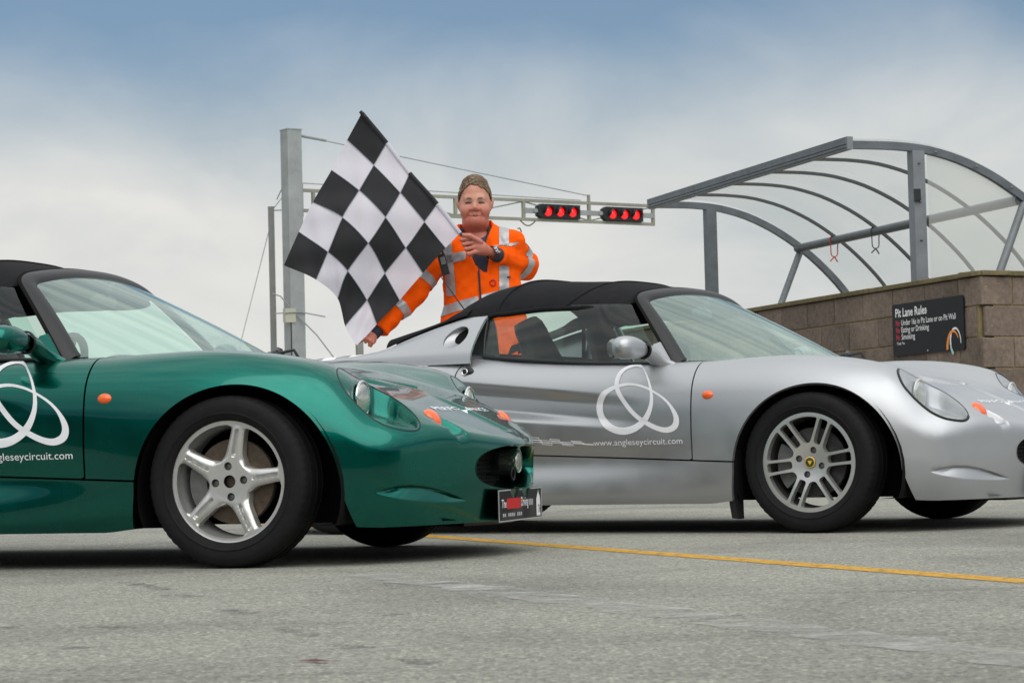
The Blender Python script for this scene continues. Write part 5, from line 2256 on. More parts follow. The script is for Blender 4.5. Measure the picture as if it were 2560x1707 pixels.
def signal(x0, x1, label):
    """a row of three hooded lamps; local frame of the gantry"""
    s = bpy.data.objects.new('start_light', None)
    L_ = x1 - x0
    p = g0 + gd * x0 + Vector((0, 0, 5.08)) + Vector((gd.y, -gd.x, 0)) * .10
    s.location = p
    s.rotation_euler = (0, 0, math.atan2(gd.y, gd.x))
    link(s, None, label=label, category='start light', group='red start lights on the gantry')
    H = .285
    m_ = MB()
    m_.add([(-.02, 0, -H / 2 + .05), (.06, 0, -H / 2), (L_, 0, -H / 2), (L_, 0, H / 2), (.06, 0, H / 2), (-.02, 0, H / 2 - .05)] + [(-.02, .14, -H / 2 + .05), (.06, .14, -H / 2), (L_, .14, -H / 2), (L_, .14, H / 2), (.06, .14, H / 2), (-.02, .14, H / 2 - .05)],
           [(0, 1, 2, 3, 4, 5), (11, 10, 9, 8, 7, 6)] + [(i, i + 6, (i + 1) % 6 + 6, (i + 1) % 6) for i in range(6)])
    bevel(m_.build('housing', M_HOUS, s), .008)
    for k in range(3):
        cx = L_ * (.20 + .30 * k)
        m_ = MB()
        m_.grid(disc_dome((cx, -.005, -.01), (0, -1, 0), .098, .05, 5, 24))
        m_.build('lens', M_LAMPRED, s, smooth=60)
        m_ = MB()
        rows = []
        for d in (0, .04, .08, .12):
            row = []
            for j in range(21):
                a = R(-25 + 230 * j / 20)
                rr = .112 - d * .05
                row.append((cx + rr * math.cos(a), -d * (1.0 if math.sin(a) > -.2 else .55), -.01 + rr * math.sin(a)))
            rows.append(row)
        m_.grid(rows)
        h = m_.build('hood', M_HOUS, s, smooth=50)
        sol = h.modifiers.new('t', 'SOLIDIFY')
        sol.thickness = .008
    MB().box((-.06, .05, 0), (.10, .05, .06)).build('bracket', M_GALV, s)


signal(5.52, 6.52, 'three lit red lamps in a black housing nearer the gantry pole')
signal(7.12, 8.10, 'three lit red lamps in a black housing at the tip of the gantry arm')

for x, y, w, h, nm, lb in ((-4.50, 44.0, .10, 5.02, 'flag_post', 'slim grey post just beside the tall gantry pole'), (-2.90, 44.3, .125, 3.2, 'flag_post', 'short grey post rising behind the rear of the silver car')):
    p = empty(nm, (x, y, 0), .3, label=lb, category='post', group='slim posts by the gantry')
    MB().box((0, 0, h / 2), (w, w, h)).build('shaft', mat('post_grey', (.22, .22, .21), .6, .2, noise=(5, .15)), p)
    MB().box((0, 0, h + .006), (w * 1.08, w * 1.08, .012)).build('cap', M_GALV, p)
    if h > 4:
        MB().tube([(.05, 0, h - .06), (.40, -.12, h - .06)], .012, 5).build('stay', M_GALV, p)
        MB().tube([(.05, 0, h - .02), (.55, -.15, h + .62)], .008, 5).build('stay', M_GALV, p)
        MB().tube([(-.05, 0, h - .45), (-.75, -.6, 2.4), (-1.0, -.9, .0)], .009, 5).build('stay', M_GALV, p)

# ====================================================================== unseen pit garages behind the photographer, added and sized to darken reflections
pb = empty('unseen_pit_building', (0, -12, 0), 0, label='unseen long grey pit garage building, added for its dark reflection in the cars', category='building')
M_CLAD = mat('grey_cladding', (.075, .08, .08), .8, noise=(.4, .2))
MB().box((0, -4, 2.5), (90, 8, 5.0)).build('wall', M_CLAD, pb)
MB().box((0, -3.6, 5.09), (91, 9.2, .16)).build('roof', M_CLAD, pb)

# ====================================================================== implicit-surface modelling
def surface_net(fn, lo, hi, h):
    """quads of the zero set of fn(X, Y, Z) (negative inside)"""
    ax = [np.arange(a, b + h, h) for a, b in zip(lo, hi)]
    X, Y, Z = np.meshgrid(*ax, indexing='ij')
    D = fn(X, Y, Z)
    nx, ny, nz = D.shape
    ins = D < 0
    c = np.zeros((nx - 1, ny - 1, nz - 1), int)
    for i in (0, 1):
        for j in (0, 1):
            for k in (0, 1):
                c += ins[i:nx - 1 + i, j:ny - 1 + j, k:nz - 1 + k]
    act = (c > 0) & (c < 8)
    idx = -np.ones(act.shape, int)
    ci = np.argwhere(act)
    idx[act] = np.arange(len(ci))
    acc = np.zeros((len(ci), 3))
    cnt = np.zeros(len(ci))
    corners = [(i, j, k) for i in (0, 1) for j in (0, 1) for k in (0, 1)]
    for a in corners:
        for b in corners:
            if a < b and sum(abs(p - q) for p, q in zip(a, b)) == 1:
                da = D[ci[:, 0] + a[0], ci[:, 1] + a[1], ci[:, 2] + a[2]]
                db = D[ci[:, 0] + b[0], ci[:, 1] + b[1], ci[:, 2] + b[2]]
                m = (da < 0) != (db < 0)
                t = np.where(m, da / np.where(np.abs(da - db) < 1e-12, 1, da - db), 0)[:, None]
                p = np.array(a) + (np.array(b) - np.array(a)) * t
                acc += np.where(m[:, None], p, 0)
                cnt += m
    V = (ci + acc / cnt[:, None]) * h + np.array([a[0] for a in ax])
    F = []
    for axis in range(3):
        o = [0, 0, 0]
        o[axis] = 1
        A = ins[:nx - o[0], :ny - o[1], :nz - o[2]]
        B = ins[o[0]:, o[1]:, o[2]:]
        e = np.argwhere(A != B)
        u, w = [k for k in range(3) if k != axis]
        ok = (e[:, u] > 0) & (e[:, w] > 0) & (e[:, u] < D.shape[u] - 1) & (e[:, w] < D.shape[w] - 1)
        e = e[ok]

        def cell(du, dw):
            q = e.copy()
            q[:, u] -= du
            q[:, w] -= dw
            return idx[q[:, 0], q[:, 1], q[:, 2]]
        f = np.stack([cell(1, 1), cell(0, 1), cell(0, 0), cell(1, 0)], -1)
        sgn = A[e[:, 0], e[:, 1], e[:, 2]]
        if axis == 1:
            sgn = ~sgn
        f[~sgn] = f[~sgn][:, ::-1]
        F += [tuple(r) for r in f.tolist() if min(r) >= 0]
    return V, F


def s_cap(a, b, ra, rb, sy=1.0):
    a, b = np.array(a, float), np.array(b, float)
    a = a * [1, sy, 1]
    b = b * [1, sy, 1]
    ab = b - a
    L2 = ab @ ab

    def f(X, Y, Z):
        px, py, pz = X - a[0], Y * sy - a[1], Z - a[2]
        t = np.clip((px * ab[0] + py * ab[1] + pz * ab[2]) / L2, 0, 1)
        return (np.sqrt((px - t * ab[0])**2 + (py - t * ab[1])**2 + (pz - t * ab[2])**2) - (ra + (rb - ra) * t)) / max(1, sy * .8)
    return f


def s_ell(c, r, rot=None):
    c = np.array(c, float)
    r = np.array(r, float)
    Mx = np.array(Euler(rot).to_matrix()).T if rot else None

    def f(X, Y, Z):
        p = [X - c[0], Y - c[1], Z - c[2]]
        if Mx is not None:
            p = [Mx[i, 0] * p[0] + Mx[i, 1] * p[1] + Mx[i, 2] * p[2] for i in range(3)]
        k = np.sqrt((p[0] / r[0])**2 + (p[1] / r[1])**2 + (p[2] / r[2])**2)
        return (k - 1) * r.min()
    return f


def s_union(fs, k):
    def f(X, Y, Z):
        d = fs[0](X, Y, Z)
        for g in fs[1:]:
            d = smin(d, g(X, Y, Z), k)
        return d
    return f


def smax(a, b, k):
    return -smin(-a, -b, k)


def wob(X, Y, Z, s, a):
    """cheap smooth folds"""
    return a * (np.sin(X * s * 1.3 + Z * s * .7 + 1.1) * np.sin(Y * s * 1.1 - Z * s * .9 + .4) + .6 * np.sin(X * s * 2.3 - Z * s * 1.9) * np.sin(Z * s * 1.7 + Y * s * 2.1 + 2.0))


# ====================================================================== the marshal
PX0, PY0 = -.134, 12.6
PSC = 5830.5 / PY0


def PP(px, py, y=0.0):
    """local point of the figure measured at a photograph position, y metres nearer (-) or farther (+)"""
    s = 5830.5 / (PY0 + y)
    return Vector((((px - 1280) + (853.5 - py) * .0247) / s - PX0, y, .372 + (1117.8 - .0247 * (px - 1280) - py) / s))


Z2 = lambda a, b, y: PP(1060 + a * .2041, 420 + b * .2041, y)
Z6 = lambda a, b, y: PP(840 + a * .07653, 780 + b * .07653, y)


def skin_mat():
    m = mat('skin', (.56, .285, .20), .48, spec=.4)
    t = m.node_tree
    b = t.nodes['Principled BSDF']
    c = t.nodes.new('ShaderNodeTexCoord')
    n = N(t, 'ShaderNodeTexNoise', i_Scale=22.0, i_Detail=5.0)
    t.links.new(c.outputs['Object'], n.inputs['Vector'])
    r = ramp(t, [(.30, (.56, .30, .21)), (.55, (.52, .245, .17)), (.78, (.48, .185, .13))])
    t.links.new(n.outputs[0], r.inputs[0])
    # ruddy lower face and neck
    sp_ = N(t, 'ShaderNodeSeparateXYZ')
    t.links.new(c.outputs['Object'], sp_.inputs[0])
    mr = N(t, 'ShaderNodeMapRange')
    mr.inputs['From Min'].default_value = 1.71
    mr.inputs['From Max'].default_value = 1.64
    t.links.new(sp_.outputs[2], mr.inputs['Value'])
    mx = N(t, 'ShaderNodeMix', data_type='RGBA')
    ml = N(t, 'ShaderNodeMath', operation='MULTIPLY')
    ml.inputs[1].default_value = .65
    t.links.new(mr.outputs[0], ml.inputs[0])
    t.links.new(ml.outputs[0], mx.inputs['Factor'])
    t.links.new(r.outputs[0], mx.inputs['A'])
    mx.inputs['B'].default_value = (.50, .140, .095, 1)
    t.links.new(mx.outputs['Result'], b.inputs['Base Color'])
    b.inputs['Subsurface Weight'].default_value = .12
    b.inputs['Subsurface Radius'].default_value = (.01, .004, .002)
    return m


M_SKIN = skin_mat()
M_HIVIS = mat('hi_vis_orange', (1.0, .105, .002), .85, spec=.1, noise=(14, .08), bump=(60, .25, .003))
M_TAPE = mat('reflective_tape', (.40, .40, .41), .38, .35, noise=(40, .12))
M_TEE = mat('navy_tee', (.030, .032, .050), .9, noise=(30, .2))
M_TROUS = mat('dark_trousers', (.035, .037, .045), .9, noise=(20, .2))
M_HAIR = mat('short_hair', (.215, .150, .095), .75, noise=(25, .2))
M_BROW = mat('brow_hair', (.16, .09, .06), .8)
M_EYE = mat('eye_dark', (.05, .04, .04), .3)
M_LIP = mat('lip', (.24, .075, .06), .5)
M_SHOE = mat('black_boots', (.015, .015, .015), .5)

HX = -.048                                            # head centre line


def head_fn(X, Y, Z, ears=True):
    x = np.abs(X - HX)
    Xs = x                                            # symmetric in x
    f = s_union([
        s_ell((0, .012, 1.732), (.083, .108, .106)),
        s_ell((0, -.020, 1.664), (.081, .084, .080)),
        s_ell((0, -.042, 1.610), (.056, .058, .046)),
        s_ell((0, -.072, 1.588), (.032, .030, .022)),
        s_cap((0, .034, 1.62), (0, .040, 1.44), .064, .078),
        s_ell((0, -.012, 1.580), (.058, .050, .034)),
    ], .035)(Xs, Y, Z)
    f = smin(f, s_ell((.045, -.068, 1.650), (.029, .028, .026))(Xs, Y, Z), .03)
    f = smax(f, -s_cap((.024, -.107, 1.652), (.044, -.090, 1.612), .0022, .0018)(Xs, Y, Z), .012)
    f = smin(f, s_cap((0, -.084, 1.712), (.042, -.078, 1.716), .017, .014)(Xs, Y, Z), .02)
    f = smax(f, -s_ell((.036, -.112, 1.690), (.022, .018, .013))(Xs, Y, Z), .012)
    f = smin(f, s_ell((.036, -.082, 1.690), (.016, .014, .0105))(Xs, Y, Z), .004)
    f = smin(f, s_cap((0, -.092, 1.696), (0, -.112, 1.662), .008, .0150)(Xs, Y, Z), .012)
    f = smin(f, s_ell((.016, -.108, 1.655), (.011, .012, .010))(Xs, Y, Z), .008)
    f = smin(f, s_cap((0, -.094, 1.626), (.022, -.088, 1.627), .009, .006)(Xs, Y, Z), .010)
    f = smin(f, s_cap((0, -.092, 1.606), (.018, -.086, 1.609), .010, .006)(Xs, Y, Z), .010)
    f = smax(f, -s_cap((0, -.106, 1.6165), (.034, -.090, 1.6200), .0036, .0026)(Xs, Y, Z), .006)
    if not ears:
        return f
    f = smin(f, s_ell((.088, .012, 1.690), (.012, .022, .034), (0, .25, 0))(Xs, Y, Z), .010)
    return f


def hand_grip(fs, palm, k=.010):
    return s_union([palm] + fs, k)


# image-right arm: bent, fist gripping the flag's hem
SH_R, EL_R, WR_R = Vector((.142, .02, 1.472)), Vector((.208, .13, 1.362)), Z2(868, 1050, -.155)
# image-left arm: reaching down to the lower corner of the flag
SH_L, EL_L, WR_L = Vector((-.240, .01, 1.470)), Vector((-.395, -.08, 1.225)), PP(938, 830, -.21)


def fist_fn():
    p = [s_ell(Z2(650, 955, -.215), (.042, .030, .040), (0, .5, 0)), s_cap(WR_R, Z2(720, 990, -.200), .027, .028)]
    fg = []
    for i in range(4):
        kx, kz = 598 + 8 * i, 850 + 58 * i
        a = Z2(kx, kz, -.235)
        b = Z2(455 + 28 * i, 872 + 58 * i, -.262)
        c = Z2(490 + 25 * i, 905 + 55 * i, -.228)
        d = Z2(560 + 10 * i, 910 + 50 * i, -.212)
        fg += [s_cap(Z2(690, 920 + 30 * i, -.222), a, .012, .0115), s_cap(a, b, .0112, .0100), s_cap(b, c, .0098, .0090), s_cap(c, d, .0088, .0082)]
    fg += [s_cap(Z2(690, 900, -.235), Z2(560, 825, -.258), .0145, .0125), s_cap(Z2(560, 825, -.258), Z2(440, 812, -.268), .0120, .0095)]
    return s_union([p[0], p[1]], .03), fg


def hand2_fn():
    p = [s_ell(Z6(1130, 860, -.245), (.026, .026, .034), (0, -.5, 0)), s_cap(WR_L, Z6(1150, 850, -.235), .025, .024)]
    fg = []
    for (a, b, c, y) in (((1050, 850), (850, 905), (735, 985), -.285), ((1075, 850), (985, 870), (965, 985), -.285), ((1130, 880), (1108, 925), (1085, 1085), -.278), ((1190, 900), (1185, 985), (1135, 1105), -.268)):
        A_, B_, C_ = Z6(*a, y + .03), Z6(*b, y), Z6(*c, y + .006)
        fg += [s_cap(A_, B_, .0108, .0100), s_cap(B_, C_, .0100, .0082)]
    fg += [s_cap(Z6(1040, 800, -.235), Z6(900, 850, -.215), .012, .011), s_cap(Z6(900, 850, -.215), Z6(790, 900, -.225), .0105, .009)]
    return s_union(p, .02), fg


def merged(parts):
    V, F = [], []
    b = 0
    for v, f in parts:
        V.append(v)
        F += [tuple(i + b for i in q) for q in f]
        b += len(v)
    return np.vstack(V), F


body_parts = []
body_parts.append(surface_net(head_fn, (-.17, -.15, 1.44), (.07, .14, 1.86), .0042))


def hand_all(fn):
    base, fg = fn()

    def f(X, Y, Z):
        d = base(X, Y, Z)
        for g in fg:
            d = smin(d, g(X, Y, Z), .0055)
        return d
    return f


def bounds(pts, pad):
    P = np.array([tuple(p) for p in pts])
    return P.min(0) - pad, P.max(0) + pad


lo, hi = bounds([WR_R, Z2(400, 780, -.29), Z2(700, 1100, -.18), Z2(640, 1090, -.2)], .035)
body_parts.append(surface_net(hand_all(fist_fn), lo, hi, .0034))
lo, hi = bounds([WR_L, Z6(700, 1150, -.29), Z6(1250, 750, -.2)], .035)
body_parts.append(surface_net(hand_all(hand2_fn), lo, hi, .0032))
core = s_union([
    s_cap((-.03, .02, 1.36), (0, .02, .98), .150, .165, 1.25), s_cap((-.19, .01, 1.46), (.10, .01, 1.47), .05, .05), s_cap((HX, .03, 1.42), (HX, .03, 1.52), .075, .070),
    s_cap(SH_R, EL_R, .048, .040), s_cap(EL_R, WR_R, .040, .027), s_cap(SH_L, EL_L, .048, .040), s_cap(EL_L, WR_L, .040, .025),
    s_cap((-.09, .02, .92), (-.11, .0, .50), .085, .058), s_cap((-.11, .0, .50), (-.12, .03, .10), .055, .042),
    s_cap((.09, .02, .92), (.13, .0, .50), .085, .058), s_cap((.13, .0, .50), (.15, .03, .10), .055, .042)], .04)
body_parts.append(surface_net(core, (-.70, -.33, .06), (.32, .28, 1.56), .016))
V, F = merged(body_parts)
person = mesh_obj('person', V, F, M_SKIN, None, 60, label='person in an orange hi-vis jacket holding up a chequered flag', category='person')
person.location = (PX0, PY0, 0)


# ---------------------------------------------------------------- jacket
def ridge(X, Y, Z, a):
    """creases: narrow valleys wandering across the cloth"""
    u = X * 9 + Z * 31 + 1.6 * np.sin(Y * 13 + X * 9) + 1.2 * np.sin(Z * 11 - X * 17)
    w = Z * 17 - X * 27 + 1.5 * np.sin(Z * 12 + Y * 15 + 1) + Y * 11
    return a * (np.abs(np.sin(u)) ** .6 * .6 + np.abs(np.sin(w)) ** .6 * .5 - .6)


def jacket_fn(X, Y, Z):
    f = s_union([
        s_cap((-.030, .020, 1.37), (.0, .020, .92), .205, .232, 1.38),
        s_cap((-.195, .012, 1.470), (.092, .012, 1.478), .074, .074),
        s_cap((HX, .035, 1.50), (HX, .030, 1.562), .100, .092),
        s_cap((-.03, .02, .95), (.0, .02, .78), .232, .236, 1.32)], .07)(X, Y, Z)
    arms = s_union([s_cap(SH_R, EL_R, .080, .078), s_cap(EL_R, EL_R.lerp(WR_R, .84), .080, .054)], .02)(X, Y, Z)
    arm2 = s_union([s_cap(SH_L, EL_L, .094, .084), s_cap(EL_L, EL_L.lerp(WR_L, .88), .084, .058)], .02)(X, Y, Z)
    f = smin(f, arms, .035)
    f = smin(f, arm2, .035)
    f = f + wob(X, Y, Z, 24, .0045) + wob(X, Y, Z, 52, .0018) + ridge(X, Y, Z, .0075)
    f = f + .006 * np.exp(-((Z - 1.12 - .3 * X) / .012)**2) * 0
    # open front with turned collar
    w = np.abs(X - (HX - .004 * (1.5 - Z))) - np.clip((Z - 1.345) * .40, -.01, .2)
    wedge = np.where(Y < .02, w, .05)
    f = smax(f, -wedge, .010)
    # neck hole, cuffs, hem
    f = smax(f, -s_cap((HX, .02, 1.40), (HX, .015, 1.72), .072, .092)(X, Y, Z), .008)
    dR = (WR_R - EL_R).normalized()
    dL = (WR_L - EL_L).normalized()
    cR = EL_R.lerp(WR_R, .90)
    cL = EL_L.lerp(WR_L, .93)
    kR = (X - cR.x) * dR.x + (Y - cR.y) * dR.y + (Z - cR.z) * dR.z
    kL = (X - cL.x) * dL.x + (Y - cL.y) * dL.y + (Z - cL.z) * dL.z
    near = np.sqrt((X - WR_R.x)**2 + (Y - WR_R.y)**2 + (Z - WR_R.z)**2) < .12
    f = np.where(near, np.maximum(f, kR), f)
    near = np.sqrt((X - WR_L.x)**2 + (Y - WR_L.y)**2 + (Z - WR_L.z)**2) < .14
    f = np.where(near, np.maximum(f, kL), f)
    return np.maximum(f, .80 - Z)


JV, JF = surface_net(jacket_fn, (-.72, -.32, .78), (.34, .30, 1.66), .0088)
jacket = mesh_obj('jacket', JV, JF, M_HIVIS, person, 70)
me = jacket.data
JN = np.empty(len(me.vertices) * 3)
me.vertices.foreach_get('normal', JN)
JN = JN.reshape(-1, 3)
JP = Poly(JV + JN * .0035, JF)


def band(fn, name='reflective_band'):
    p = JP.clip(fn)
    if not len(p.F):
        return
    mesh_obj(name, p.V, p.F, M_TAPE, jacket, 70)


def arm_k(a, b):
    a, b = Vector(a), Vector(b)
    d = (b - a).normalized()
    return lambda V: (V - np.array(a)) @ np.array(d), (b - a).length


def seg_dist(V, a, b):
    a, b = np.array(a), np.array(b)
    t = np.clip(((V - a) @ (b - a)) / ((b - a) @ (b - a)), 0, 1)
    return np.linalg.norm(V - a - t[:, None] * (b - a), axis=1)


def arm_owner(V):
    """0 torso, 1 right upper, 2 right fore, 3 left upper, 4 left fore"""
    d = np.stack([np.maximum(seg_dist(V, (-.03, .02, 1.40), (0, .02, .85)) - .165, 0) + 0 * V[:, 0],
                  seg_dist(V, SH_R.lerp(EL_R, .35), EL_R) - .035, seg_dist(V, EL_R, WR_R) - .035, seg_dist(V, SH_L.lerp(EL_L, .30), EL_L) - .035, seg_dist(V, EL_L, WR_L) - .035])
    return np.argmin(d, 0)


OWN = arm_owner


def ring(a, b, t, w, who):
    k, L_ = arm_k(a, b)
    band(lambda V: np.where(np.isin(OWN(V), who), w / 2 - np.abs(k(V) - t * L_), -.01))


ring(SH_R, EL_R, .52, .050, (1,))
ring(EL_R, WR_R, .18, .050, (2,))
ring(SH_L, EL_L, .72, .050, (3,))
ring(EL_L, WR_L, .42, .050, (4,))
zb1 = lambda V: V[:, 2] - (1.165 + .235 * (V[:, 0] + .02))
band(lambda V: np.where(OWN(V) == 0, np.minimum(.026 - np.abs(zb1(V)), np.abs(V[:, 0] + .035) - .006), -.01))
for xc, sl in ((-.205, .06), (.105, -.02)):
    band(lambda V: np.where((OWN(V) == 0) & (V[:, 2] > 1.19), .026 - np.abs(V[:, 0] - (xc + sl * (1.5 - V[:, 2]))), -.01))
band(lambda V: np.where((OWN(V) == 0) & (np.abs(V[:, 0] + .05) > .055), .024 - np.abs(V[:, 2] - (1.415 + .16 * (V[:, 0] + .05))), -.01))
# zip, pocket details
mb = MB()
zp = []
for i in range(15):
    z = 1.343 - .037 * i
    x = HX + .012 + .0016 * i
    d = np.abs(JV[:, 0] - x) + np.abs(JV[:, 2] - z) + (JV[:, 1] > 0) * 9
    zp.append(Vector((x, JV[np.argmin(d), 1] - .004, z)))
mb.tube(zp, .006, 6)
mb.build('zip', M_TEE, jacket, smooth=50)


def on_front(x, z, off=.006):
    d = np.abs(JV[:, 0] - x) + np.abs(JV[:, 2] - z) + (JV[:, 1] > 0) * 9
    return Vector((x, JV[np.argmin(d), 1] - off, z))


c = on_front(.040, 1.255)
MB().tube([c + Vector((.016 * math.cos(a), 0, .016 * math.sin(a))) for a in [2 * math.pi * k / 16 for k in range(16)]], .0035, 6, closed=True).build('d_ring', M_RED, jacket)
c = on_front(.12, 1.285)
MB().box(c, (.032, .004, .008)).build('label_tab', M_TEE, jacket)
c = Z2(1145, 740, -.075)
MB().tube([c, c + Vector((.012, 0, .004)), c + Vector((.022, 0, -.018))], .0035, 6).build('shoulder_loop', M_TEE, jacket)


# ---------------------------------------------------------------- shirt, cuffs, trousers, boots
def tee_fn(X, Y, Z):
    f = s_union([s_cap((-.030, .020, 1.37), (.0, .020, .95), .176, .20, 1.36), s_cap((-.18, .012, 1.462), (.09, .012, 1.468), .060, .060), s_cap((HX, .030, 1.47), (HX, .030, 1.535), .096, .082)], .05)(X, Y, Z)
    f = smax(f, -s_cap((HX, -.02, 1.52), (HX, -.03, 1.75), .060, .11)(X, Y, Z), .01)
    return np.maximum(f, .9 - Z) + wob(X, Y, Z, 30, .002)


v, f = surface_net(tee_fn, (-.30, -.24, .88), (.22, .26, 1.60), .010)
mesh_obj('t_shirt', v, f, M_TEE, person, 70)
v, f = surface_net(s_union([s_cap(EL_R.lerp(WR_R, .72), EL_R.lerp(WR_R, .95), .040, .036), s_cap(EL_R.lerp(WR_R, .90), EL_R.lerp(WR_R, .94), .037, .037)], .01), *bounds([EL_R.lerp(WR_R, .7), WR_R], .05), .006)
mesh_obj('shirt_cuff', v, f, M_TEE, person, 70)
v, f = surface_net(s_cap(EL_L.lerp(WR_L, .75), WR_L + (WR_L - EL_L).normalized() * .015, .040, .034), *bounds([EL_L.lerp(WR_L, .7), WR_L + (WR_L - EL_L).normalized() * .02], .05), .006)
mesh_obj('shirt_cuff', v, f, M_TEE, person, 70)


def trouser_fn(X, Y, Z):
    f = s_union([s_cap((-.03, .02, .95), (.04, .02, .90), .20, .20, 1.25), s_cap((-.09, .02, .86), (-.11, .0, .50), .118, .092), s_cap((-.11, .0, .50), (-.12, .03, .11), .092, .080),
                 s_cap((.09, .02, .86), (.13, .0, .50), .118, .092), s_cap((.13, .0, .50), (.15, .03, .11), .092, .080)], .04)(X, Y, Z)
    return np.maximum(np.maximum(f, .075 - Z), Z - 1.02) + wob(X, Y, Z, 26, .004)


v, f = surface_net(trouser_fn, (-.28, -.24, .05), (.30, .28, 1.05), .013)
mesh_obj('trousers', v, f, M_TROUS, person, 70)
for x in (-.125, .155):
    v, f = surface_net(lambda X, Y, Z: np.maximum(s_union([s_cap((x, .05, .05), (x * 1.08, -.14, .038), .050, .046), s_cap((x, .04, .05), (x, .04, .13), .052, .056)], .03)(X, Y, Z), .002 - Z), (x - .09, -.22, -.01), (x + .1, .13, .20), .010)
    mesh_obj('boot', v, f, M_SHOE, person, 70)

# ---------------------------------------------------------------- hair, brows, eyes, lips
hv, hf = surface_net(lambda X, Y, Z: head_fn(X, Y, Z, False) - .0060 - .006 * sstep(1.79, 1.83, Z), (-.18, -.15, 1.58), (.09, .15, 1.88), .0042)
HP = Poly(hv, hf)


def hairline(V):
    x = V[:, 0] - HX
    y = V[:, 1]
    front = 1.783 + .012 * np.cos(x * 45 + .4) - .9 * np.clip(np.abs(x) - .055, 0, .1)
    h = np.interp(y, [-.10, -.055, -.030, -.012, .005, .03, .05, .12], [0, 0, -.018, -.036, -.040, -.046, -.13, -.17])
    jag = .003 * np.sin(x * 150 + y * 90) + .0015 * np.sin(x * 410)
    return V[:, 2] - (front + h + jag)


hp_ = HP.clip(hairline)
hair = mesh_obj('hair', hp_.V, hp_.F, M_HAIR, person, 70)
# short combed tufts break up the outline of the hair
hn = np.empty(len(hair.data.vertices) * 3)
hair.data.vertices.foreach_get('normal', hn)
hn = hn.reshape(-1, 3)
m_ = MB()
for k in rng.choice(len(hp_.V), 2200):
    p, n = Vector(hp_.V[k]), Vector(hn[k])
    if (p - Vector((HX, .01, 1.72))).dot(n) < 0:
        n = -n
    comb = Vector((.9, -.15, -.1)) if p.z > 1.77 else Vector((0, .5, -.8))
    d = (comb + Vector(rng.normal(0, .10, 3)))
    d = (d - n * d.dot(n)).normalized() + n * .10
    w = n.cross(d).normalized() * .0009
    L_ = rng.uniform(.010, .022)
    m_.add([p - w, p + w, p + d * L_ * .6 + w * .7 + n * .002, p + d * L_], [(0, 1, 2), (0, 2, 3)])
m_.build('hair_tufts', M_HAIR, hair, fix=False, kind='stuff')
for s in (-1, 1):
    pts = [(HX + s * (.016 + .037 * t), -.104 + .020 * t**2, 1.711 + .005 * math.sin(math.pi * t) - .002 * t) for t in [k / 8 for k in range(9)]]
    MB().tube(pts, [.003, .004, .0044, .0044, .0042, .0038, .0034, .0028, .0016], 6).build('eyebrow', M_BROW, person, smooth=60)
    pts = [(HX + s * (.019 + .034 * t), -.1000 + .003 * (2 * t - 1)**2 + .006 * t, 1.6895 + .0030 * math.sin(math.pi * t)) for t in [k / 8 for k in range(9)]]
    MB().tube(pts, [.0016, .0034, .0042, .0046, .0046, .0044, .0038, .003, .0014], 6).build('eye', M_EYE, person, smooth=60)
pts = [(HX - .034 + .068 * t, -.1060 + .004 * (2 * t - 1)**2, 1.6150 + .0075 * (2 * t - 1)**2) for t in [k / 12 for k in range(13)]]
MB().tube(pts, [.0008] + [.0022] * 11 + [.0008], 6).build('mouth', M_LIP, person, smooth=60)

# ---------------------------------------------------------------- watch
wd = (WR_R - EL_R).normalized()
wc = EL_R.lerp(WR_R, 1.10)
ua = wd.cross(Vector((0, 0, 1))).normalized()
ub = ua.cross(wd).normalized()
mb = MB()
rows = []
for o in (-.014, -.012, .012, .014):
    rr = .0335 if abs(o) < .013 else .031
    rows.append([wc + wd * o + ua * (rr * math.cos(a)) + ub * (rr * 1.08 * math.sin(a)) for a in [2 * math.pi * k / 28 for k in range(29)]])
mb.grid(rows)
watch = mb.build('wrist_watch', M_BLACK, person, smooth=50)
fd = (Vector((0, -1, .35)) - wd * Vector((0, -1, .35)).dot(wd)).normalized()
fc = wc + fd * .034
e1 = wd
e2 = fd.cross(wd)
for r0, r1, h, m, nm in ((.0, .014, .0085, M_PLATE, 'dial'), (.014, .0205, .0095, M_CHROME, 'bezel')):
    mb = MB()
    rows = [[fc + fd * hh + e1 * (r * math.cos(a)) + e2 * (r * math.sin(a)) for a in [2 * math.pi * k / 24 for k in range(25)]] for r, hh in ((max(r0, .0005), h), (r1, h - .001), (r1 + .0005, -.004))]
    mb.grid(rows)
    mb.build(nm, m, watch, smooth=50)
mb = MB()
for k in range(12):
    a = 2 * math.pi * k / 12
    mb.box(fc + fd * .0098 + e1 * (.011 * math.cos(a)) + e2 * (.011 * math.sin(a)), (.003, .003, .003))
mb.build('dial_mark', M_CHROME, watch, kind='stuff')

# ---------------------------------------------------------------- radio clipped to the chest
rp_ = PP(1114, 657, -.205)
radio = empty('two_way_radio', (PX0 + rp_.x, PY0 + rp_.y, rp_.z - .06), 0, label='black two-way radio clipped to the orange jacket', category='radio')
radio.rotation_euler = (R(4), R(-14), R(10))
bevel(MB().box((0, 0, .055), (.040, .030, .115)).build('case', M_BLACK, radio), .005)
MB().tube([(.012, 0, .11), (.012, 0, .175)], .006, 8).build('aerial', M_BLACK, radio, smooth=50)
MB().box((0, -.0165, .075), (.026, .003, .04)).build('speaker_grille', M_CALIPER, radio)

# ====================================================================== chequered flag
FG = [[(545, 48), (455, 215), (360, 400), (245, 600), (160, 780), (68, 985)],
      [(700, 235), (620, 370), (530, 525), (428, 692), (340, 905), (268, 1075)],
      [(840, 420), (783, 540), (693, 692), (588, 852), (462, 1022), (400, 1190)],
      [(1010, 610), (932, 720), (818, 880), (690, 1035), (580, 1200), (447, 1360)],
      [(1150, 790), (1062, 880), (922, 1035), (780, 1200), (640, 1350), (520, 1478)]]


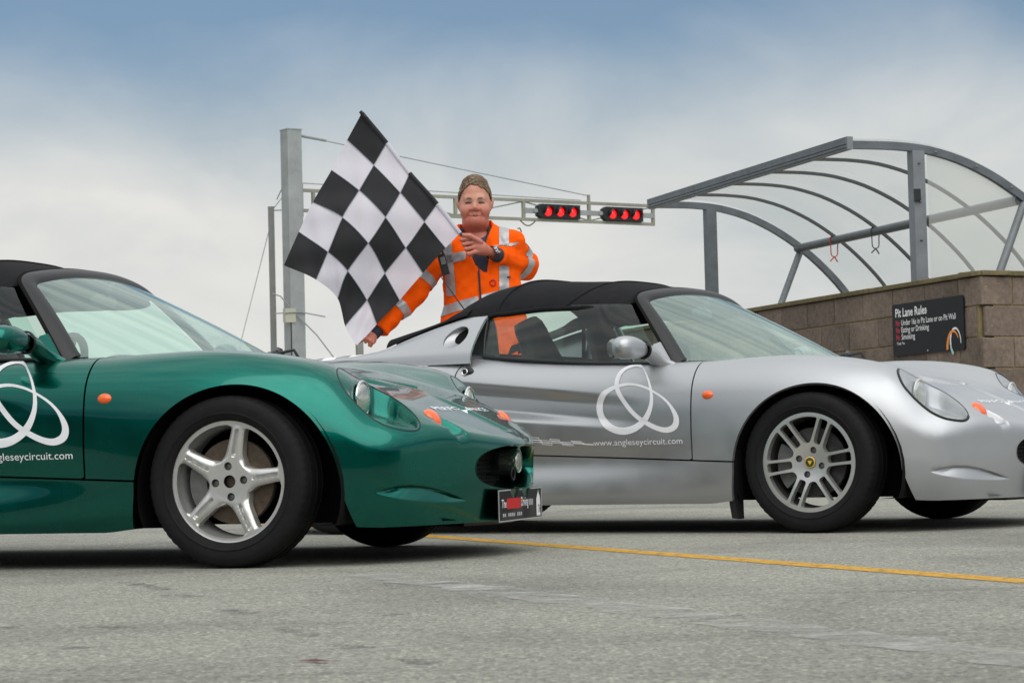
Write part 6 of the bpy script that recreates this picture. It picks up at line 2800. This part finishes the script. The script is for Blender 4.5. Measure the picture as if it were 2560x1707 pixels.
def flag_y(i, j):
    """distance in front of the marshal: hem at the hand, rippling towards the fly"""
    a, b = i / 4, j / 5
    return -.275 - .05 * b + .018 * math.sin(b * 7 + a * 3.0) + .046 * math.sin(a * 6.2 + b * 3.2 + .6) * (.35 + .65 * b) + .016 * math.sin(a * 13 - b * 4) * b


KN = [[PP(680 + u * .4082, 260 + w * .4082, flag_y(i, j)) for j, (u, w) in enumerate(r)] for i, r in enumerate(FG)]


def cr(p, t):
    """Catmull-Rom through a list of points"""
    n = len(p) - 1
    k = min(int(t), n - 1)
    u = t - k
    b, c = p[k], p[k + 1]
    a = p[k - 1] if k > 0 else b * 2 - c
    d = p[k + 2] if k + 2 <= n else c * 2 - b
    return (b * 2 + (c - a) * u + (a * 2 - b * 5 + c * 4 - d) * u**2 + (b * 3 - a - c * 3 + d) * u**3) * .5


def flag_pt(i, j):
    p = cr([cr(KN[q], j) for q in range(5)], i)
    w = .013 * math.sin(i * 4.3 + j * 2.1) * math.sin(j * 3.1 + 1) + .007 * math.sin(i * 7.5 - j * 5)
    return p + Vector((0, w * (.3 + j / 6), 0))


M_FBLACK = mat('flag_black', (.012, .012, .014), .85, sheen=.15, bump=(500, .2, .001))


def flag_white():
    m = mat('flag_white', (.74, .72, .78), .85, bump=(500, .2, .001))
    b = m.node_tree.nodes['Principled BSDF']
    t = m.node_tree
    tl = N(t, 'ShaderNodeBsdfTranslucent')
    tl.inputs[0].default_value = (.74, .72, .78, 1)
    mx = N(t, 'ShaderNodeMixShader')
    mx.inputs[0].default_value = .35
    o = [n for n in t.nodes if n.type == 'OUTPUT_MATERIAL'][0]
    t.links.new(b.outputs[0], mx.inputs[1])
    t.links.new(tl.outputs[0], mx.inputs[2])
    t.links.new(mx.outputs[0], o.inputs[0])
    return m


M_FWHITE = flag_white()
hp0 = PP(1149, 583, -.275)
flag = empty('chequered_flag', (PX0, PY0, 0), 0, label='black and white chequered flag held up by the marshal', category='flag')
NS = 9
for i in range(4):
    for j in range(5):
        g_ = .0055
        rows = [[flag_pt(i + a / NS, j + b / NS) for b in range(NS + 1)] for a in range(NS + 1)]
        m_ = MB().grid(rows)
        m_.build('panel', M_FBLACK if (i + j) % 2 == 0 else M_FWHITE, flag, smooth=60, fix=False)
M_SEAM = mat('flag_seam', (.30, .31, .36), .85)
for i in range(1, 4):
    MB().tube([flag_pt(i, b / 6) + Vector((0, -.002, 0)) for b in range(31)], .0022, 5).build('seam', M_SEAM, flag, smooth=60)
for j in range(1, 5):
    MB().tube([flag_pt(a / 6, j) + Vector((0, -.002, 0)) for a in range(25)], .0022, 5).build('seam', M_SEAM, flag, smooth=60)
# the pole runs inside the hem
hem = [flag_pt(a / 6, 0) for a in range(25)]
p0_, p1_ = hem[0], hem[-1]
dd = (p1_ - p0_).normalized()
for i in range(4):                                    # hem sleeve in the colour of its chequer
    MB().tube([flag_pt(i + a / 8, 0) for a in range(9)], .0125, 8).build('hem_sleeve', M_FBLACK if i % 2 == 0 else M_FWHITE, flag, smooth=60)
MB().tube([p0_ - dd * .012, p0_ + dd * .03], .010, 8).build('pole', M_BLACK, flag, smooth=60)
MB().tube([p1_ - dd * .03, p1_ + dd * .015], .0085, 8).build('pole_end', M_BLACK, flag, smooth=60)
